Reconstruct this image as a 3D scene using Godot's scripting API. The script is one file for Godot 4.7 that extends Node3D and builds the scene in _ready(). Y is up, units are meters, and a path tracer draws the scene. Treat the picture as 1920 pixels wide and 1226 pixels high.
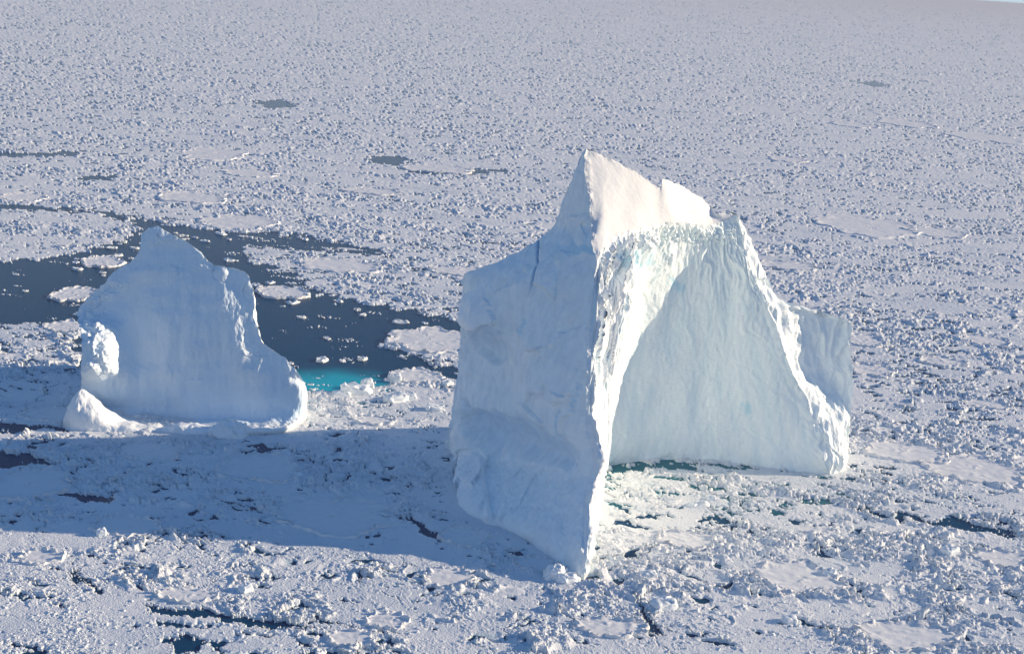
extends Node3D
# Two icebergs standing in drifting pack ice, seen from a helicopter on a low winter sun. Units are metres.

const SUN_HEIGHT := 16.5      # degrees above the horizon
const SUN_BEHIND := 11.0       # degrees behind the line that runs square to the view

var snow_mat: StandardMaterial3D
var ice_mat: StandardMaterial3D
var pack_mat: StandardMaterial3D
var water_mat: StandardMaterial3D
var rng := RandomNumberGenerator.new()
var taken := {}

# noises shared by the sea and the bergs
var n_warp: FastNoiseLite
var n_plate: FastNoiseLite
var n_edge: FastNoiseLite
var n_block: FastNoiseLite
var n_block_h: FastNoiseLite
var n_small: FastNoiseLite
var n_low: FastNoiseLite
var n_ridge: FastNoiseLite
var n_gap: FastNoiseLite
var n_fine: FastNoiseLite
var n_a: FastNoiseLite
var n_b: FastNoiseLite
var n_c: FastNoiseLite
var n_band: FastNoiseLite
var n_grit: FastNoiseLite
var n_mid: FastNoiseLite

var openings := []            # polygons of open water
var loose := []               # polygons of loosely packed ice
var open_cells := {}
var loose_cells := {}
var floes := []               # x, z, half width, half depth, phase
var floe_cells := {}
var cell_mid := PackedVector2Array()
var cell_tilt := PackedVector2Array()
var cell_high := PackedFloat32Array()
var crack := PackedVector2Array(crack_line())
var facets := wall_facets().map(facet_of)
var veins := vein_lines().map(to_line)
var bowl_veins := bowl_vein_lines().map(to_line)
var blue_band := PackedVector2Array(blue_band_line())


func _ready() -> void:
	# ---- camera
	var cam := Camera3D.new()
	cam.name = "camera"
	add_child(cam)
	cam.position = Vector3(0, 120, 0)
	cam.rotation = Vector3(deg_to_rad(-14.75), 0, deg_to_rad(4.0))
	cam.fov = rad_to_deg(2.0 * atan(613.0 / 2553.0))
	cam.near = 1.0
	cam.far = 150000.0
	cam.current = true
	# ---- sky and exposure
	var sky := ProceduralSkyMaterial.new()
	sky.sky_top_color = Color(0.035, 0.125, 0.32).linear_to_srgb()
	sky.sky_horizon_color = Color(0.50, 0.62, 0.70).linear_to_srgb()
	sky.sky_curve = 0.18
	sky.ground_bottom_color = Color(0.45, 0.52, 0.62)
	sky.ground_horizon_color = Color(0.50, 0.62, 0.70).linear_to_srgb()
	sky.sun_angle_max = 12.0
	sky.sun_curve = 0.1
	sky.energy_multiplier = 0.63
	var env := Environment.new()
	env.background_mode = Environment.BG_SKY
	env.sky = Sky.new()
	env.sky.sky_material = sky
	env.tonemap_mode = Environment.TONE_MAPPER_LINEAR
	env.tonemap_exposure = 1.88
	env.sdfgi_enabled = true
	env.ssao_enabled = true
	env.ssil_enabled = true
	env.fog_enabled = true
	env.fog_density = 0.0001
	env.fog_light_color = Color(0.90, 0.93, 1.0)
	var around := WorldEnvironment.new()
	around.name = "world_environment"
	around.environment = env
	add_child(around)
	# ---- sun: low on the right, a little behind the bergs
	var sun := DirectionalLight3D.new()
	sun.name = "sun"
	sun.light_color = Color(1.0, 0.91, 0.78)
	sun.light_energy = 1.03
	sun.light_angular_distance = 0.5
	sun.shadow_enabled = true
	sun.sky_mode = DirectionalLight3D.SKY_MODE_LIGHT_ONLY
	add_child(sun)
	var e := deg_to_rad(SUN_HEIGHT)
	var az := deg_to_rad(SUN_BEHIND)
	sun.look_at_from_position(Vector3(cos(e) * cos(az), sin(e), -cos(e) * sin(az)) * 500.0, Vector3.ZERO)

	rng.seed = 20140202
	make_noises()
	make_plates()
	make_materials()
	make_layout()
	# ---- structure
	build_water()
	build_pack_ice()
	# ---- things
	build_big_berg()
	build_small_berg()
	build_floes()
	build_blocks()
	build_brash()


# ---------------------------------------------------------------- helpers
func numbered(called: String) -> String:
	var k: int = taken.get(called, 0)
	taken[called] = k + 1
	return called if k == 0 else "%s_%03d" % [called, k]


func noise(kind: int, freq: float, s: int, octaves := 1) -> FastNoiseLite:
	var n := FastNoiseLite.new()
	n.noise_type = kind
	n.frequency = freq
	n.seed = s
	n.fractal_type = FastNoiseLite.FRACTAL_NONE if octaves == 1 else FastNoiseLite.FRACTAL_FBM
	n.fractal_octaves = octaves
	return n


func cells(freq: float, s: int, what: int, jitter := 0.9) -> FastNoiseLite:
	var n := noise(FastNoiseLite.TYPE_CELLULAR, freq, s)
	n.cellular_distance_function = FastNoiseLite.DISTANCE_EUCLIDEAN
	n.cellular_return_type = what
	n.cellular_jitter = jitter
	return n


func make_noises() -> void:
	var simplex := FastNoiseLite.TYPE_SIMPLEX
	n_warp = noise(simplex, 1.0 / 7.0, 11, 2)
	n_plate = cells(1.0 / 17.0, 12, FastNoiseLite.RETURN_CELL_VALUE)
	n_edge = cells(1.0 / 17.0, 12, FastNoiseLite.RETURN_DISTANCE2_SUB)
	n_block = cells(1.0 / 1.35, 13, FastNoiseLite.RETURN_DISTANCE2_SUB)
	n_block_h = cells(1.0 / 1.35, 13, FastNoiseLite.RETURN_CELL_VALUE)
	n_small = cells(1.0 / 0.62, 14, FastNoiseLite.RETURN_CELL_VALUE)
	n_low = noise(simplex, 1.0 / 26.0, 15, 3)
	n_ridge = noise(simplex, 1.0 / 48.0, 16, 2)
	n_gap = noise(simplex, 1.0 / 9.0, 17, 3)
	n_fine = noise(simplex, 1.0 / 1.3, 18, 2)
	n_band = noise(simplex, 1.0 / 130.0, 19, 3)
	n_grit = noise(simplex, 1.0 / 2.6, 20, 3)
	n_mid = cells(1.0 / 2.3, 24, FastNoiseLite.RETURN_CELL_VALUE)
	n_a = noise(simplex, 1.0, 21)
	n_b = noise(simplex, 1.0, 22)
	n_c = noise(simplex, 1.0, 23)


func fine_relief(freq: float, s: int) -> NoiseTexture2D:
	var t := NoiseTexture2D.new()
	t.width = 512
	t.height = 512
	t.seamless = true
	t.noise = noise(FastNoiseLite.TYPE_SIMPLEX, freq, s, 5)
	return t


func make_materials() -> void:
	snow_mat = StandardMaterial3D.new()
	snow_mat.resource_name = "snow"
	snow_mat.albedo_color = Color.WHITE
	snow_mat.vertex_color_use_as_albedo = true
	snow_mat.roughness = 0.85
	snow_mat.metallic_specular = 0.25
	snow_mat.heightmap_enabled = true
	snow_mat.heightmap_texture = fine_relief(0.02, 31)
	snow_mat.heightmap_scale = 2.2
	snow_mat.uv1_triplanar = true
	snow_mat.uv1_world_triplanar = true
	snow_mat.uv1_scale = Vector3.ONE * 0.11
	ice_mat = snow_mat.duplicate()
	ice_mat.resource_name = "glacier_ice"
	ice_mat.roughness = 0.55
	ice_mat.metallic_specular = 0.4
	ice_mat.heightmap_scale = 7.0
	pack_mat = snow_mat.duplicate()
	pack_mat.resource_name = "pack_ice"
	pack_mat.heightmap_scale = 8.0
	pack_mat.uv1_scale = Vector3.ONE * 0.16
	water_mat = StandardMaterial3D.new()
	water_mat.resource_name = "sea_water"
	water_mat.albedo_color = Color.WHITE
	water_mat.vertex_color_use_as_albedo = true
	water_mat.roughness = 0.16
	water_mat.metallic_specular = 0.13
	water_mat.heightmap_enabled = true
	water_mat.heightmap_texture = fine_relief(0.03, 33)
	water_mat.heightmap_scale = 3.0
	water_mat.uv1_triplanar = true
	water_mat.uv1_world_triplanar = true
	water_mat.uv1_scale = Vector3.ONE * 0.07


func commit(called: String, verts: PackedVector3Array, normals: PackedVector3Array, colors: PackedColorArray, idx: PackedInt32Array, m: Material, parent: Node = self) -> MeshInstance3D:
	var a := []
	a.resize(Mesh.ARRAY_MAX)
	a[Mesh.ARRAY_VERTEX] = verts
	if normals.size():
		a[Mesh.ARRAY_NORMAL] = normals
	if colors.size():
		a[Mesh.ARRAY_COLOR] = colors
	a[Mesh.ARRAY_INDEX] = idx
	var mesh := ArrayMesh.new()
	# colours are stored as floats, so that they stay linear and exact
	mesh.add_surface_from_arrays(Mesh.PRIMITIVE_TRIANGLES, a)
	mesh.surface_set_material(0, m)
	var o := MeshInstance3D.new()
	o.name = numbered(called) if parent == self else called
	o.mesh = mesh
	o.cast_shadow = GeometryInstance3D.SHADOW_CASTING_SETTING_ON
	parent.add_child(o, true)
	return o


func tag(o: Node3D, label: String, category: String, group := "") -> void:
	o.set_meta("label", label)
	o.set_meta("category", category)
	if group:
		o.set_meta("group", group)


func thing(called: String, label: String, category: String, at: Vector3, group := "") -> Node3D:
	var o := Node3D.new()
	o.name = numbered(called)
	add_child(o)
	o.position = at
	tag(o, label, category, group)
	return o


func grid_normals(p: PackedVector3Array, rows: int, cols: int, flip := false) -> PackedVector3Array:
	var out := PackedVector3Array()
	out.resize(p.size())
	for i in rows:
		var up: int = maxi(i - 1, 0) * cols
		var down: int = mini(i + 1, rows - 1) * cols
		var here: int = i * cols
		for j in cols:
			var n := (p[down + j] - p[up + j]).cross(p[here + mini(j + 1, cols - 1)] - p[here + maxi(j - 1, 0)])
			n = n.normalized() if n.length_squared() > 1e-14 else Vector3(0, 0.3, 1).normalized()
			out[here + j] = -n if flip else n
	return out


func grid_index(rows: int, cols: int, flip := false) -> PackedInt32Array:
	var idx := PackedInt32Array()
	idx.resize((rows - 1) * (cols - 1) * 6)
	var k := 0
	for i in rows - 1:
		for j in cols - 1:
			var a := i * cols + j
			var c := a + cols + 1
			idx[k] = a
			idx[k + 1] = c if flip else a + 1
			idx[k + 2] = a + 1 if flip else c
			idx[k + 3] = a
			idx[k + 4] = a + cols if flip else c
			idx[k + 5] = c if flip else a + cols
			k += 6
	return idx


func cubic(a: Array, t: float) -> Vector3:
	var n := a.size()
	var f := t * (n - 1)
	var i := clampi(int(f), 0, n - 2)
	var w := f - i
	var p1: Vector3 = a[i]
	var p2: Vector3 = a[i + 1]
	var p0: Vector3 = a[i - 1] if i > 0 else p1 * 2.0 - p2
	var p3: Vector3 = a[i + 2] if i + 2 < n else p2 * 2.0 - p1
	return p1.cubic_interpolate(p2, p0, p3, w).lerp(p1.lerp(p2, w), 0.3)


func refine(control: Array, rows: int, cols: int) -> PackedVector3Array:
	var wide := []
	for r in control:
		var line := PackedVector3Array()
		line.resize(cols)
		for j in cols:
			line[j] = cubic(r, float(j) / (cols - 1))
		wide.append(line)
	var out := PackedVector3Array()
	out.resize(rows * cols)
	var n := wide.size()
	for i in rows:
		var f := float(i) / (rows - 1) * (n - 1)
		var k := clampi(int(f), 0, n - 2)
		var w := f - k
		var b: PackedVector3Array = wide[k]
		var c: PackedVector3Array = wide[k + 1]
		var a: PackedVector3Array = wide[maxi(k - 1, 0)]
		var d: PackedVector3Array = wide[mini(k + 2, n - 1)]
		for j in cols:
			var p0 := a[j] if k > 0 else b[j] * 2.0 - c[j]
			var p3 := d[j] if k + 2 < n else c[j] * 2.0 - b[j]
			out[i * cols + j] = b[j].cubic_interpolate(c[j], p0, p3, w).lerp(b[j].lerp(c[j], w), 0.3)
	return out


func jag(p: Vector3) -> Vector3:
	# raggedness that depends on the place alone, so that patches which share an edge keep sharing it
	var q := p * 0.42
	var r := p * 1.5
	return Vector3(n_a.get_noise_3dv(q), n_b.get_noise_3dv(q), n_c.get_noise_3dv(q)) * 0.24 + Vector3(n_b.get_noise_3dv(r), n_c.get_noise_3dv(r), n_a.get_noise_3dv(r)) * 0.10


func patch(called: String, control: Array, rows: int, cols: int, shape: Callable, tint: Callable, m: Material, parent: Node, flip := false) -> MeshInstance3D:
	var p := refine(control, rows, cols)
	var n := grid_normals(p, rows, cols, flip)
	var col := PackedColorArray()
	col.resize(p.size())
	for i in rows:
		var v := float(i) / (rows - 1)
		for j in cols:
			var u := float(j) / (cols - 1)
			var k := i * cols + j
			var q := p[k]
			var rim := smoothstep(0.0, 0.05, minf(minf(u, 1.0 - u), minf(v, 1.0 - v)))
			col[k] = tint.call(q, u, v)
			p[k] = q + jag(q) * lerpf(1.0, 0.12, rim) + n[k] * (float(shape.call(q, u, v)) * rim)
	return commit(called, p, grid_normals(p, rows, cols, flip), col, grid_index(rows, cols, flip), m, parent)


# ---------------------------------------------------------------- layout of the ice
func cell_span(cells_of: Dictionary, lo: Vector2, hi: Vector2, size: float, what: int) -> void:
	for a in range(floori(lo.x / size), floori(hi.x / size) + 1):
		for b in range(floori(lo.y / size), floori(hi.y / size) + 1):
			var key := Vector2i(a, b)
			if not cells_of.has(key):
				cells_of[key] = []
			cells_of[key].append(what)


func make_layout() -> void:
	for set_of in [[water_openings(), openings, open_cells], [loose_areas(), loose, loose_cells]]:
		for pts in set_of[0]:
			var poly := PackedVector2Array(pts)
			var lo: Vector2 = poly[0]
			var hi: Vector2 = poly[0]
			for q in poly:
				lo = lo.min(q)
				hi = hi.max(q)
			cell_span(set_of[2], lo - Vector2(6, 6), hi + Vector2(6, 6), 12.0, set_of[1].size())
			set_of[1].append(poly)
	for f in flat_floes():
		add_floe(f[0], f[1], f[2], f[3], f[4])


func add_floe(x: float, z: float, rx: float, rz: float, label: String) -> void:
	cell_span(floe_cells, Vector2(x - rx * 1.3, z - rz * 1.3), Vector2(x + rx * 1.3, z + rz * 1.3), 16.0, floes.size())
	floes.append([x, z, rx, rz, floes.size() * 2.4, label])


func floe_edge(f: Array, angle: float) -> float:
	# how far the rim lies from the middle of a floe, as a share of its half width
	var c := cos(angle + f[4]) * 1.3
	var s := sin(angle + f[4]) * 1.3
	return 0.93 + 0.20 * n_a.get_noise_3d(c, s, f[4] * 5.0) + 0.08 * n_b.get_noise_3d(c * 4.0, s * 4.0, f[4] * 3.0)


func in_floe(x: float, z: float) -> float:
	# 1 at the rim of a floe, less inside it; big outside
	var here: Array = floe_cells.get(Vector2i(floori(x / 16.0), floori(z / 16.0)), [])
	var least := 9.0
	for k in here:
		var f: Array = floes[k]
		var dx: float = (x - f[0]) / f[2]
		var dz: float = (z - f[1]) / f[3]
		var d := sqrt(dx * dx + dz * dz)
		if d < 1.35:
			least = minf(least, d / floe_edge(f, atan2(dz, dx)))
	return least


func inside(polys: Array, cells_of: Dictionary, x: float, z: float) -> bool:
	var here = cells_of.get(Vector2i(floori(x / 12.0), floori(z / 12.0)))
	if here == null:
		return false
	for k in here:
		if Geometry2D.is_point_in_polygon(Vector2(x, z), polys[k]):
			return true
	return false


func make_plates() -> void:
	# a field of broken plates that repeats only after 128 cells: middle, tilt, height of each
	var r := RandomNumberGenerator.new()
	r.seed = 77
	for k in 128 * 128:
		cell_mid.append(Vector2(r.randf_range(0.08, 0.92), r.randf_range(0.08, 0.92)))
		var a := r.randf() * TAU
		var t := 0.02 + 0.32 * pow(r.randf(), 2.5)
		cell_tilt.append(Vector2(cos(a) * t, sin(a) * t))
		cell_high.append(pow(r.randf(), 2.5))


func plate_at(x: float, z: float, size: float) -> Vector3:
	# height over a tilted plate, distance to its edge, a number of its own
	var gx := x / size
	var gz := z / size
	var ix := floori(gx)
	var iz := floori(gz)
	var d1 := 9.0
	var d2 := 9.0
	var best := 0
	var off := Vector2.ZERO
	for b in range(iz - 1, iz + 2):
		var row := (b & 127) << 7
		for a in range(ix - 1, ix + 2):
			var k := row | (a & 127)
			var m := cell_mid[k]
			var dx := gx - a - m.x
			var dz := gz - b - m.y
			var d := dx * dx + dz * dz
			if d < d1:
				d2 = d1
				d1 = d
				best = k
				off = Vector2(dx, dz)
			elif d < d2:
				d2 = d
	return Vector3(off.dot(cell_tilt[best]) * size, (sqrt(d2) - sqrt(d1)) * size, cell_high[best])


func ice_height(x: float, z: float) -> float:
	# height of the pack over the sea; below zero where water shows
	var away := smoothstep(320.0, 800.0, -z)
	# the drift has drawn the farther pack out across the view
	var wx := (x + 1.6 * n_warp.get_noise_2d(x, z)) * (1.0 - 0.5 * away)
	var wz := z + 1.6 * n_warp.get_noise_2d(x + 71.0, z - 33.0)
	var low := n_low.get_noise_2d(x, z)
	var ridge := 1.0 - absf(n_ridge.get_noise_2d(x, z * 1.3)) * 2.2
	var edge := n_edge.get_noise_2d(wx * 0.8, wz) + 1.0
	var plate := n_plate.get_noise_2d(wx * 0.8, wz)
	var block := clampf(0.5 + 0.5 * n_block_h.get_noise_2d(wx, wz), 0.0, 1.0)
	var between := clampf((n_block.get_noise_2d(wx, wz) + 1.0) * 2.6, 0.0, 1.0)
	var small := 0.5 + 0.5 * n_small.get_noise_2d(wx, wz)
	var rim := 1.0 - smoothstep(0.02, 0.20, edge)
	var band := n_band.get_noise_2d(x, z * 2.0)
	var heap := smoothstep(-0.15, 0.65, 0.8 * low + 0.6 * band + 0.45 * maxf(ridge, 0.0) + 0.35 * rim * smoothstep(-0.4, 0.5, plate))
	var amp := (0.11 + 0.46 * heap) * (1.0 - 0.4 * away)
	var grit := n_grit.get_noise_2d(x, z)
	var h := 0.20 + amp * (0.75 * block * block * block * between + 0.20 * small * between + 0.95 * pow(clampf(0.42 + 0.75 * grit, 0.0, 1.2), 1.6)) + 0.30 * absf(n_fine.get_noise_2d(x * 1.7, z * 1.5)) * (0.25 + heap) + 0.06 * n_fine.get_noise_2d(x * 4.0, z * 3.0)
	# slabs that the swell has broken and tipped, with rubble or a crack where they meet
	var slab := plate_at(wx + 3.0 * low, wz, 4.2)
	var big := plate_at(wx + 6.0 * low, wz * 1.1, 11.0)
	var tip := smoothstep(0.05, 0.6, heap) * (1.0 - 0.75 * away)
	h += (slab.x * 0.75 + 0.22 * slab.z) * tip * smoothstep(0.0, 0.25, slab.y) + big.x * 0.45 * tip + 0.22 * big.z * tip
	if slab.z < 0.10:
		h = lerpf(h, 0.24 + slab.x * (0.5 + tip) + 0.03 * n_fine.get_noise_2d(x * 0.6, z * 0.6), smoothstep(0.25, 0.6, slab.y) * 0.85)
	if big.y < 0.14 and big.z + low > 0.30:
		h -= 0.7
	# farther out the rubble is finer than the distance between points of the sheet, so that every point is a block of its own
	var out := smoothstep(300.0, 700.0, -z)
	if out > 0.0:
		h += out * (0.30 * (small - 0.5) * (0.5 + 0.6 * heap) + 0.6 * maxf(0.0, n_mid.get_noise_2d(wx * 0.9, wz) - 0.25) * (0.35 + 1.0 * heap))
	# floes tens of metres wide, some of them smooth, with threads of water where they part
	var floe := plate_at(wx + 14.0 * low, wz * 1.15, 33.0)
	if floe.z < 0.035:
		h = lerpf(h, 0.30 + 0.03 * n_fine.get_noise_2d(x * 0.4, z * 0.4) + 0.12 * h, smoothstep(0.5, 2.5, floe.y) * 0.9)
	elif floe.y < 0.5 and floe.z + 0.8 * low > 0.25:
		h -= 0.8
	# some plates of the pack are level
	if plate > 0.15:
		var level := smoothstep(0.10, 0.26, edge) * (1.0 - 0.7 * heap)
		h = lerpf(h, 0.34 + 0.12 * low + 0.04 * n_fine.get_noise_2d(x * 0.5, z) + 0.08 * h, level)
	# gaps
	var gap := n_gap.get_noise_2d(x * 0.7, z * 1.25) + 0.35 * n_fine.get_noise_2d(x * 0.7, z * 0.7)
	var open := 0.56 - 0.25 * low - 0.12 * rim
	if inside(loose, loose_cells, x + 3.0 * n_gap.get_noise_2d(z, x), z + 3.0 * n_gap.get_noise_2d(x, z)):
		open = 0.33
	h -= 2.2 * maxf(0.0, gap - open)
	var ragged := clampf((-z - 215.0) / 150.0, 0.25, 1.0)
	var bx := x + 5.0 * ragged * n_gap.get_noise_2d(x * 0.8, z * 0.8 + 90.0) + 0.8 * n_fine.get_noise_2d(x, z)
	var bz := z + 7.0 * ragged * n_gap.get_noise_2d(x * 0.8 - 50.0, z * 0.8) + 0.8 * n_fine.get_noise_2d(z, x)
	if inside(openings, open_cells, bx, bz):
		# stray brash in open water
		var stray := n_gap.get_noise_2d(x * 0.35, z * 0.8) + 0.3 * n_fine.get_noise_2d(x, z) - (0.40 if inside(loose, loose_cells, x, z) else 0.76)
		h = -0.7 + h * 0.3 if stray < 0.0 else 0.35 * h + 0.1
	# slush, washed flat, round the sharp foot of the tall berg
	var foot := Vector2((x - 13.0) / 6.5, (z + 254.5) / 6.0).length()
	if foot < 1.0:
		h = lerpf(h, 0.15 + 0.15 * h, 1.0 - smoothstep(0.6, 1.0, foot))
	var d := in_floe(x, z)
	if d < 1.0:
		h = minf(h, 0.12 if d < 0.96 else h)
	return h


# ---------------------------------------------------------------- setting
func build_water() -> void:
	# one sheet out to the horizon; finer where the light green water over the drowned foot of the small berg begins
	var xs := PackedFloat32Array()
	var zs := PackedFloat32Array()
	for t in [-90000.0, -20000.0, -5000.0, -1500.0, -600.0, -300.0]:
		xs.append(t)
	for k in 101:
		xs.append(-200.0 + 4.0 * k)
	for t in [300.0, 600.0, 1500.0, 5000.0, 20000.0, 90000.0]:
		xs.append(t)
	for t in [-90000.0, -20000.0, -5000.0, -1500.0, -800.0, -600.0]:
		zs.append(t)
	for k in 141:
		zs.append(-520.0 + 2.0 * k)
	for t in [-150.0, 0.0, 300.0, 2000.0]:
		zs.append(t)
	var p := PackedVector3Array()
	var c := PackedColorArray()
	var n := PackedVector3Array()
	for z in zs:
		for x in xs:
			p.append(Vector3(x, 0, z))
			n.append(Vector3.UP)
			var deep := Color(0.005, 0.055, 0.130)
			# ice lies under the water beside the small berg
			var a := Vector2((x + 48.0) / 25.0, (z + 375.0) / 20.0).length()
			var shelf := 1.0 - smoothstep(0.35, 1.05, a + 0.12 * n_low.get_noise_2d(x * 2.0, z * 2.0))
			deep = deep.lerp(Color(0.005, 0.36, 0.48), shelf)
			var b := Vector2((x - 42.0) / 60.0, (z + 318.0) / 26.0).length()
			deep = deep.lerp(Color(0.03, 0.16, 0.20), (1.0 - smoothstep(0.6, 1.0, b)) * (1.0 - shelf))
			c.append(deep)
	var o := commit("water", p, n, c, grid_index(zs.size(), xs.size()), water_mat)
	o.set_meta("kind", "structure")
	o.set_meta("label", "dark blue open sea water showing between the ice")


func build_pack_ice() -> void:
	var ts := PackedFloat32Array()
	var t := -0.95
	while t < 0.95:
		ts.append(t)
		t += 0.00082 if absf(t) < 0.42 else (0.0018 if absf(t) < 0.58 else 0.008)
	ts.append(0.95)
	var zs := PackedFloat32Array()
	var z := 178.0
	while z < 70000.0:
		zs.append(z)
		z += maxf(0.36, z * z / (120.0 * 1362.0) * 1.0) * (3.0 if z < 208.0 else 1.0)
	zs.append(70000.0)
	zs.reverse()
	var rows := zs.size()
	var cols := ts.size()
	var p := PackedVector3Array()
	p.resize(rows * cols)
	var c := PackedColorArray()
	c.resize(rows * cols)
	var dry := Color(0.78, 0.80, 0.82)
	var grey := Color(0.66, 0.71, 0.76)
	var wet := Color(0.50, 0.62, 0.68)
	var k := 0
	for zz in zs:
		for tt in ts:
			var x := tt * zz
			var h := ice_height(x, -zz)
			p[k] = Vector3(x, h, -zz)
			c[k] = wet.lerp(dry.lerp(grey, smoothstep(0.0, 0.5, n_band.get_noise_2d(x * 1.3, zz * 4.0)) * 0.7), smoothstep(-0.05, 0.25, h))
			k += 1
	print("pack ", rows, " x ", cols)
	var o := commit("pack_ice", p, grid_normals(p, rows, cols), c, grid_index(rows, cols), pack_mat)
	o.set_meta("kind", "structure")
	o.set_meta("label", "rough white pack ice spreading to the horizon")


# ---------------------------------------------------------------- bergs
func to_line(points: Array) -> PackedVector2Array:
	return PackedVector2Array(points)


func line_gap(q: Vector2, line: PackedVector2Array) -> float:
	var least := 1e9
	for k in line.size() - 1:
		least = minf(least, q.distance_squared_to(Geometry2D.get_closest_point_to_segment(q, line[k], line[k + 1])))
	return sqrt(least)


func facet(q: Vector3, f: Array, tall: float, wide: float) -> float:
	# 0 outside a facet; inside it grows from its upper edge downwards, with its rim softened over some width
	var p := Vector2(q.x, q.y)
	if p.x < f[1].x or p.x > f[2].x or p.y < f[1].y or p.y > f[2].y or not Geometry2D.is_point_in_polygon(p, f[0]):
		return 0.0
	var ring := PackedVector2Array(f[0])
	ring.append(ring[0])
	return clampf((f[2].y - p.y) / tall, 0.0, 1.0) * smoothstep(0.0, wide, line_gap(p, ring))


func facet_of(points: Array) -> Array:
	var poly := PackedVector2Array(points)
	var lo: Vector2 = poly[0]
	var hi: Vector2 = poly[0]
	for q in poly:
		lo = lo.min(q)
		hi = hi.max(q)
	return [poly, lo, hi]


func wall_shape(q: Vector3, u: float, _v: float) -> float:
	# flat breaks that meet in creases
	var d := 0.50 * plate_at(q.x + q.z * 0.35 + 3.0 * n_a.get_noise_2d(q.x * 0.1, q.y * 0.1), q.y * 0.8 - q.x * 0.5, 9.5).x + 0.22 * plate_at(q.x + q.z * 0.3, q.y * 0.7 + q.x * 0.3, 3.4).x
	d += 0.25 * n_a.get_noise_3dv(q * 0.10) + 0.16 * n_b.get_noise_3d(q.x * 0.35, q.y * 0.10, q.z * 0.35) + 0.08 * n_c.get_noise_3d(q.x * 1.1, q.y * 0.35, q.z * 1.1) + 0.03 * n_a.get_noise_3dv(q * 2.2)
	var w := q + Vector3(0.6 * n_a.get_noise_2d(q.x * 0.22, q.y * 0.22) + 0.3 * n_c.get_noise_2d(q.x * 0.9, q.y * 0.9), 0.6 * n_b.get_noise_2d(q.x * 0.22, q.y * 0.22), 0)
	d += 2.2 * facet(w, facets[0], 8.0, 0.5) - 2.6 * facet(w, facets[1], 9.0, 1.3) - 5.0 * facet(w, facets[2], 11.0, 3.2) + 2.4 * facet(w, facets[3], 14.0, 0.8) + 1.4 * facet(w, facets[4], 12.0, 0.7)
	if q.x > -4.0 and q.y > 46.0 and q.y < 66.0:
		d -= 0.6 * (1.0 - smoothstep(0.08, 0.34, line_gap(Vector2(q.x, q.y), crack))) * smoothstep(46.0, 53.0, q.y)
	return d * smoothstep(1.0, 0.84, u)


func wall_tint(q: Vector3, _u: float, _v: float) -> Color:
	var c := Color(0.90, 0.965, 0.98)
	var band := n_a.get_noise_3d(q.x * 0.05, q.y * 0.35, q.z * 0.05)
	c = c.lerp(Color(0.82, 0.91, 0.95), smoothstep(0.1, 0.7, band) * 0.5)
	# shade of the overhanging facets painted in, partly as bluer polished ice
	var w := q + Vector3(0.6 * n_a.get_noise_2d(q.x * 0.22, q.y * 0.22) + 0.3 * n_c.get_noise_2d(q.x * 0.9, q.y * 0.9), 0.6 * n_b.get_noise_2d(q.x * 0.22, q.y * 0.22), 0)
	var facet_shade := maxf(facet(w, facets[1], 0.5, 0.6) * (1.0 - 0.7 * clampf((facets[1][2].y - q.y) / 11.0, 0.0, 1.0)), facet(w, facets[2], 7.0, 2.6))
	c = c.lerp(Color(0.66, 0.80, 0.92), facet_shade * 0.65)
	c = c.lerp(Color(0.95, 0.985, 0.99), maxf(facet(w, facets[0], 0.5, 0.4), facet(w, facets[3], 0.5, 0.5)))  # sky light on the upturned facets painted in, partly as fresh white breaks
	c *= 1.0 + 0.06 * n_c.get_noise_3d(q.x * 0.5, q.y * 0.16, q.z * 0.5)
	for line in veins:
		var near := line_gap(Vector2(q.x, q.y), line)
		if near < 0.9:
			c = c.lerp(Color(0.35, 0.68, 0.88), (1.0 - smoothstep(0.0, 0.7, near + 0.35 * n_b.get_noise_2d(q.x * 0.8, q.y * 0.8))) * 0.45)
	if q.x > -4.0 and q.y > 46.0 and q.y < 70.0:
		var g := line_gap(Vector2(q.x, q.y), crack)
		c = c.lerp(Color(0.10, 0.38, 0.62), (1.0 - smoothstep(0.10, 0.30, g)) * smoothstep(46.0, 54.0, q.y))
		var b := line_gap(Vector2(q.x, q.y), blue_band) + 0.7 * n_b.get_noise_2d(q.x * 0.4, q.y * 0.4)
		c = c.lerp(Color(0.42, 0.74, 0.92), (1.0 - smoothstep(0.5, 1.6, b)) * smoothstep(4.0, 16.0, q.x) * 0.8)
	return c


func small_tint(q: Vector3, u: float, v: float) -> Color:
	var c := Color(0.85, 0.93, 0.97)
	c = c.lerp(Color(0.72, 0.85, 0.95), smoothstep(0.1, 0.7, n_a.get_noise_3d(q.x * 0.06, q.y * 0.2, q.z * 0.05)) * 0.6)
	# shade of the hollowed foot painted in, partly as bluer sea-polished ice
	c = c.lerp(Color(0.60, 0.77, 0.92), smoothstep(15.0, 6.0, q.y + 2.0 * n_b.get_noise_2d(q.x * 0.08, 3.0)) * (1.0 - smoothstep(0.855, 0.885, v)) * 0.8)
	return c.lerp(Color(0.90, 0.93, 0.94), smoothstep(0.86, 0.9, v))


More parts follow.
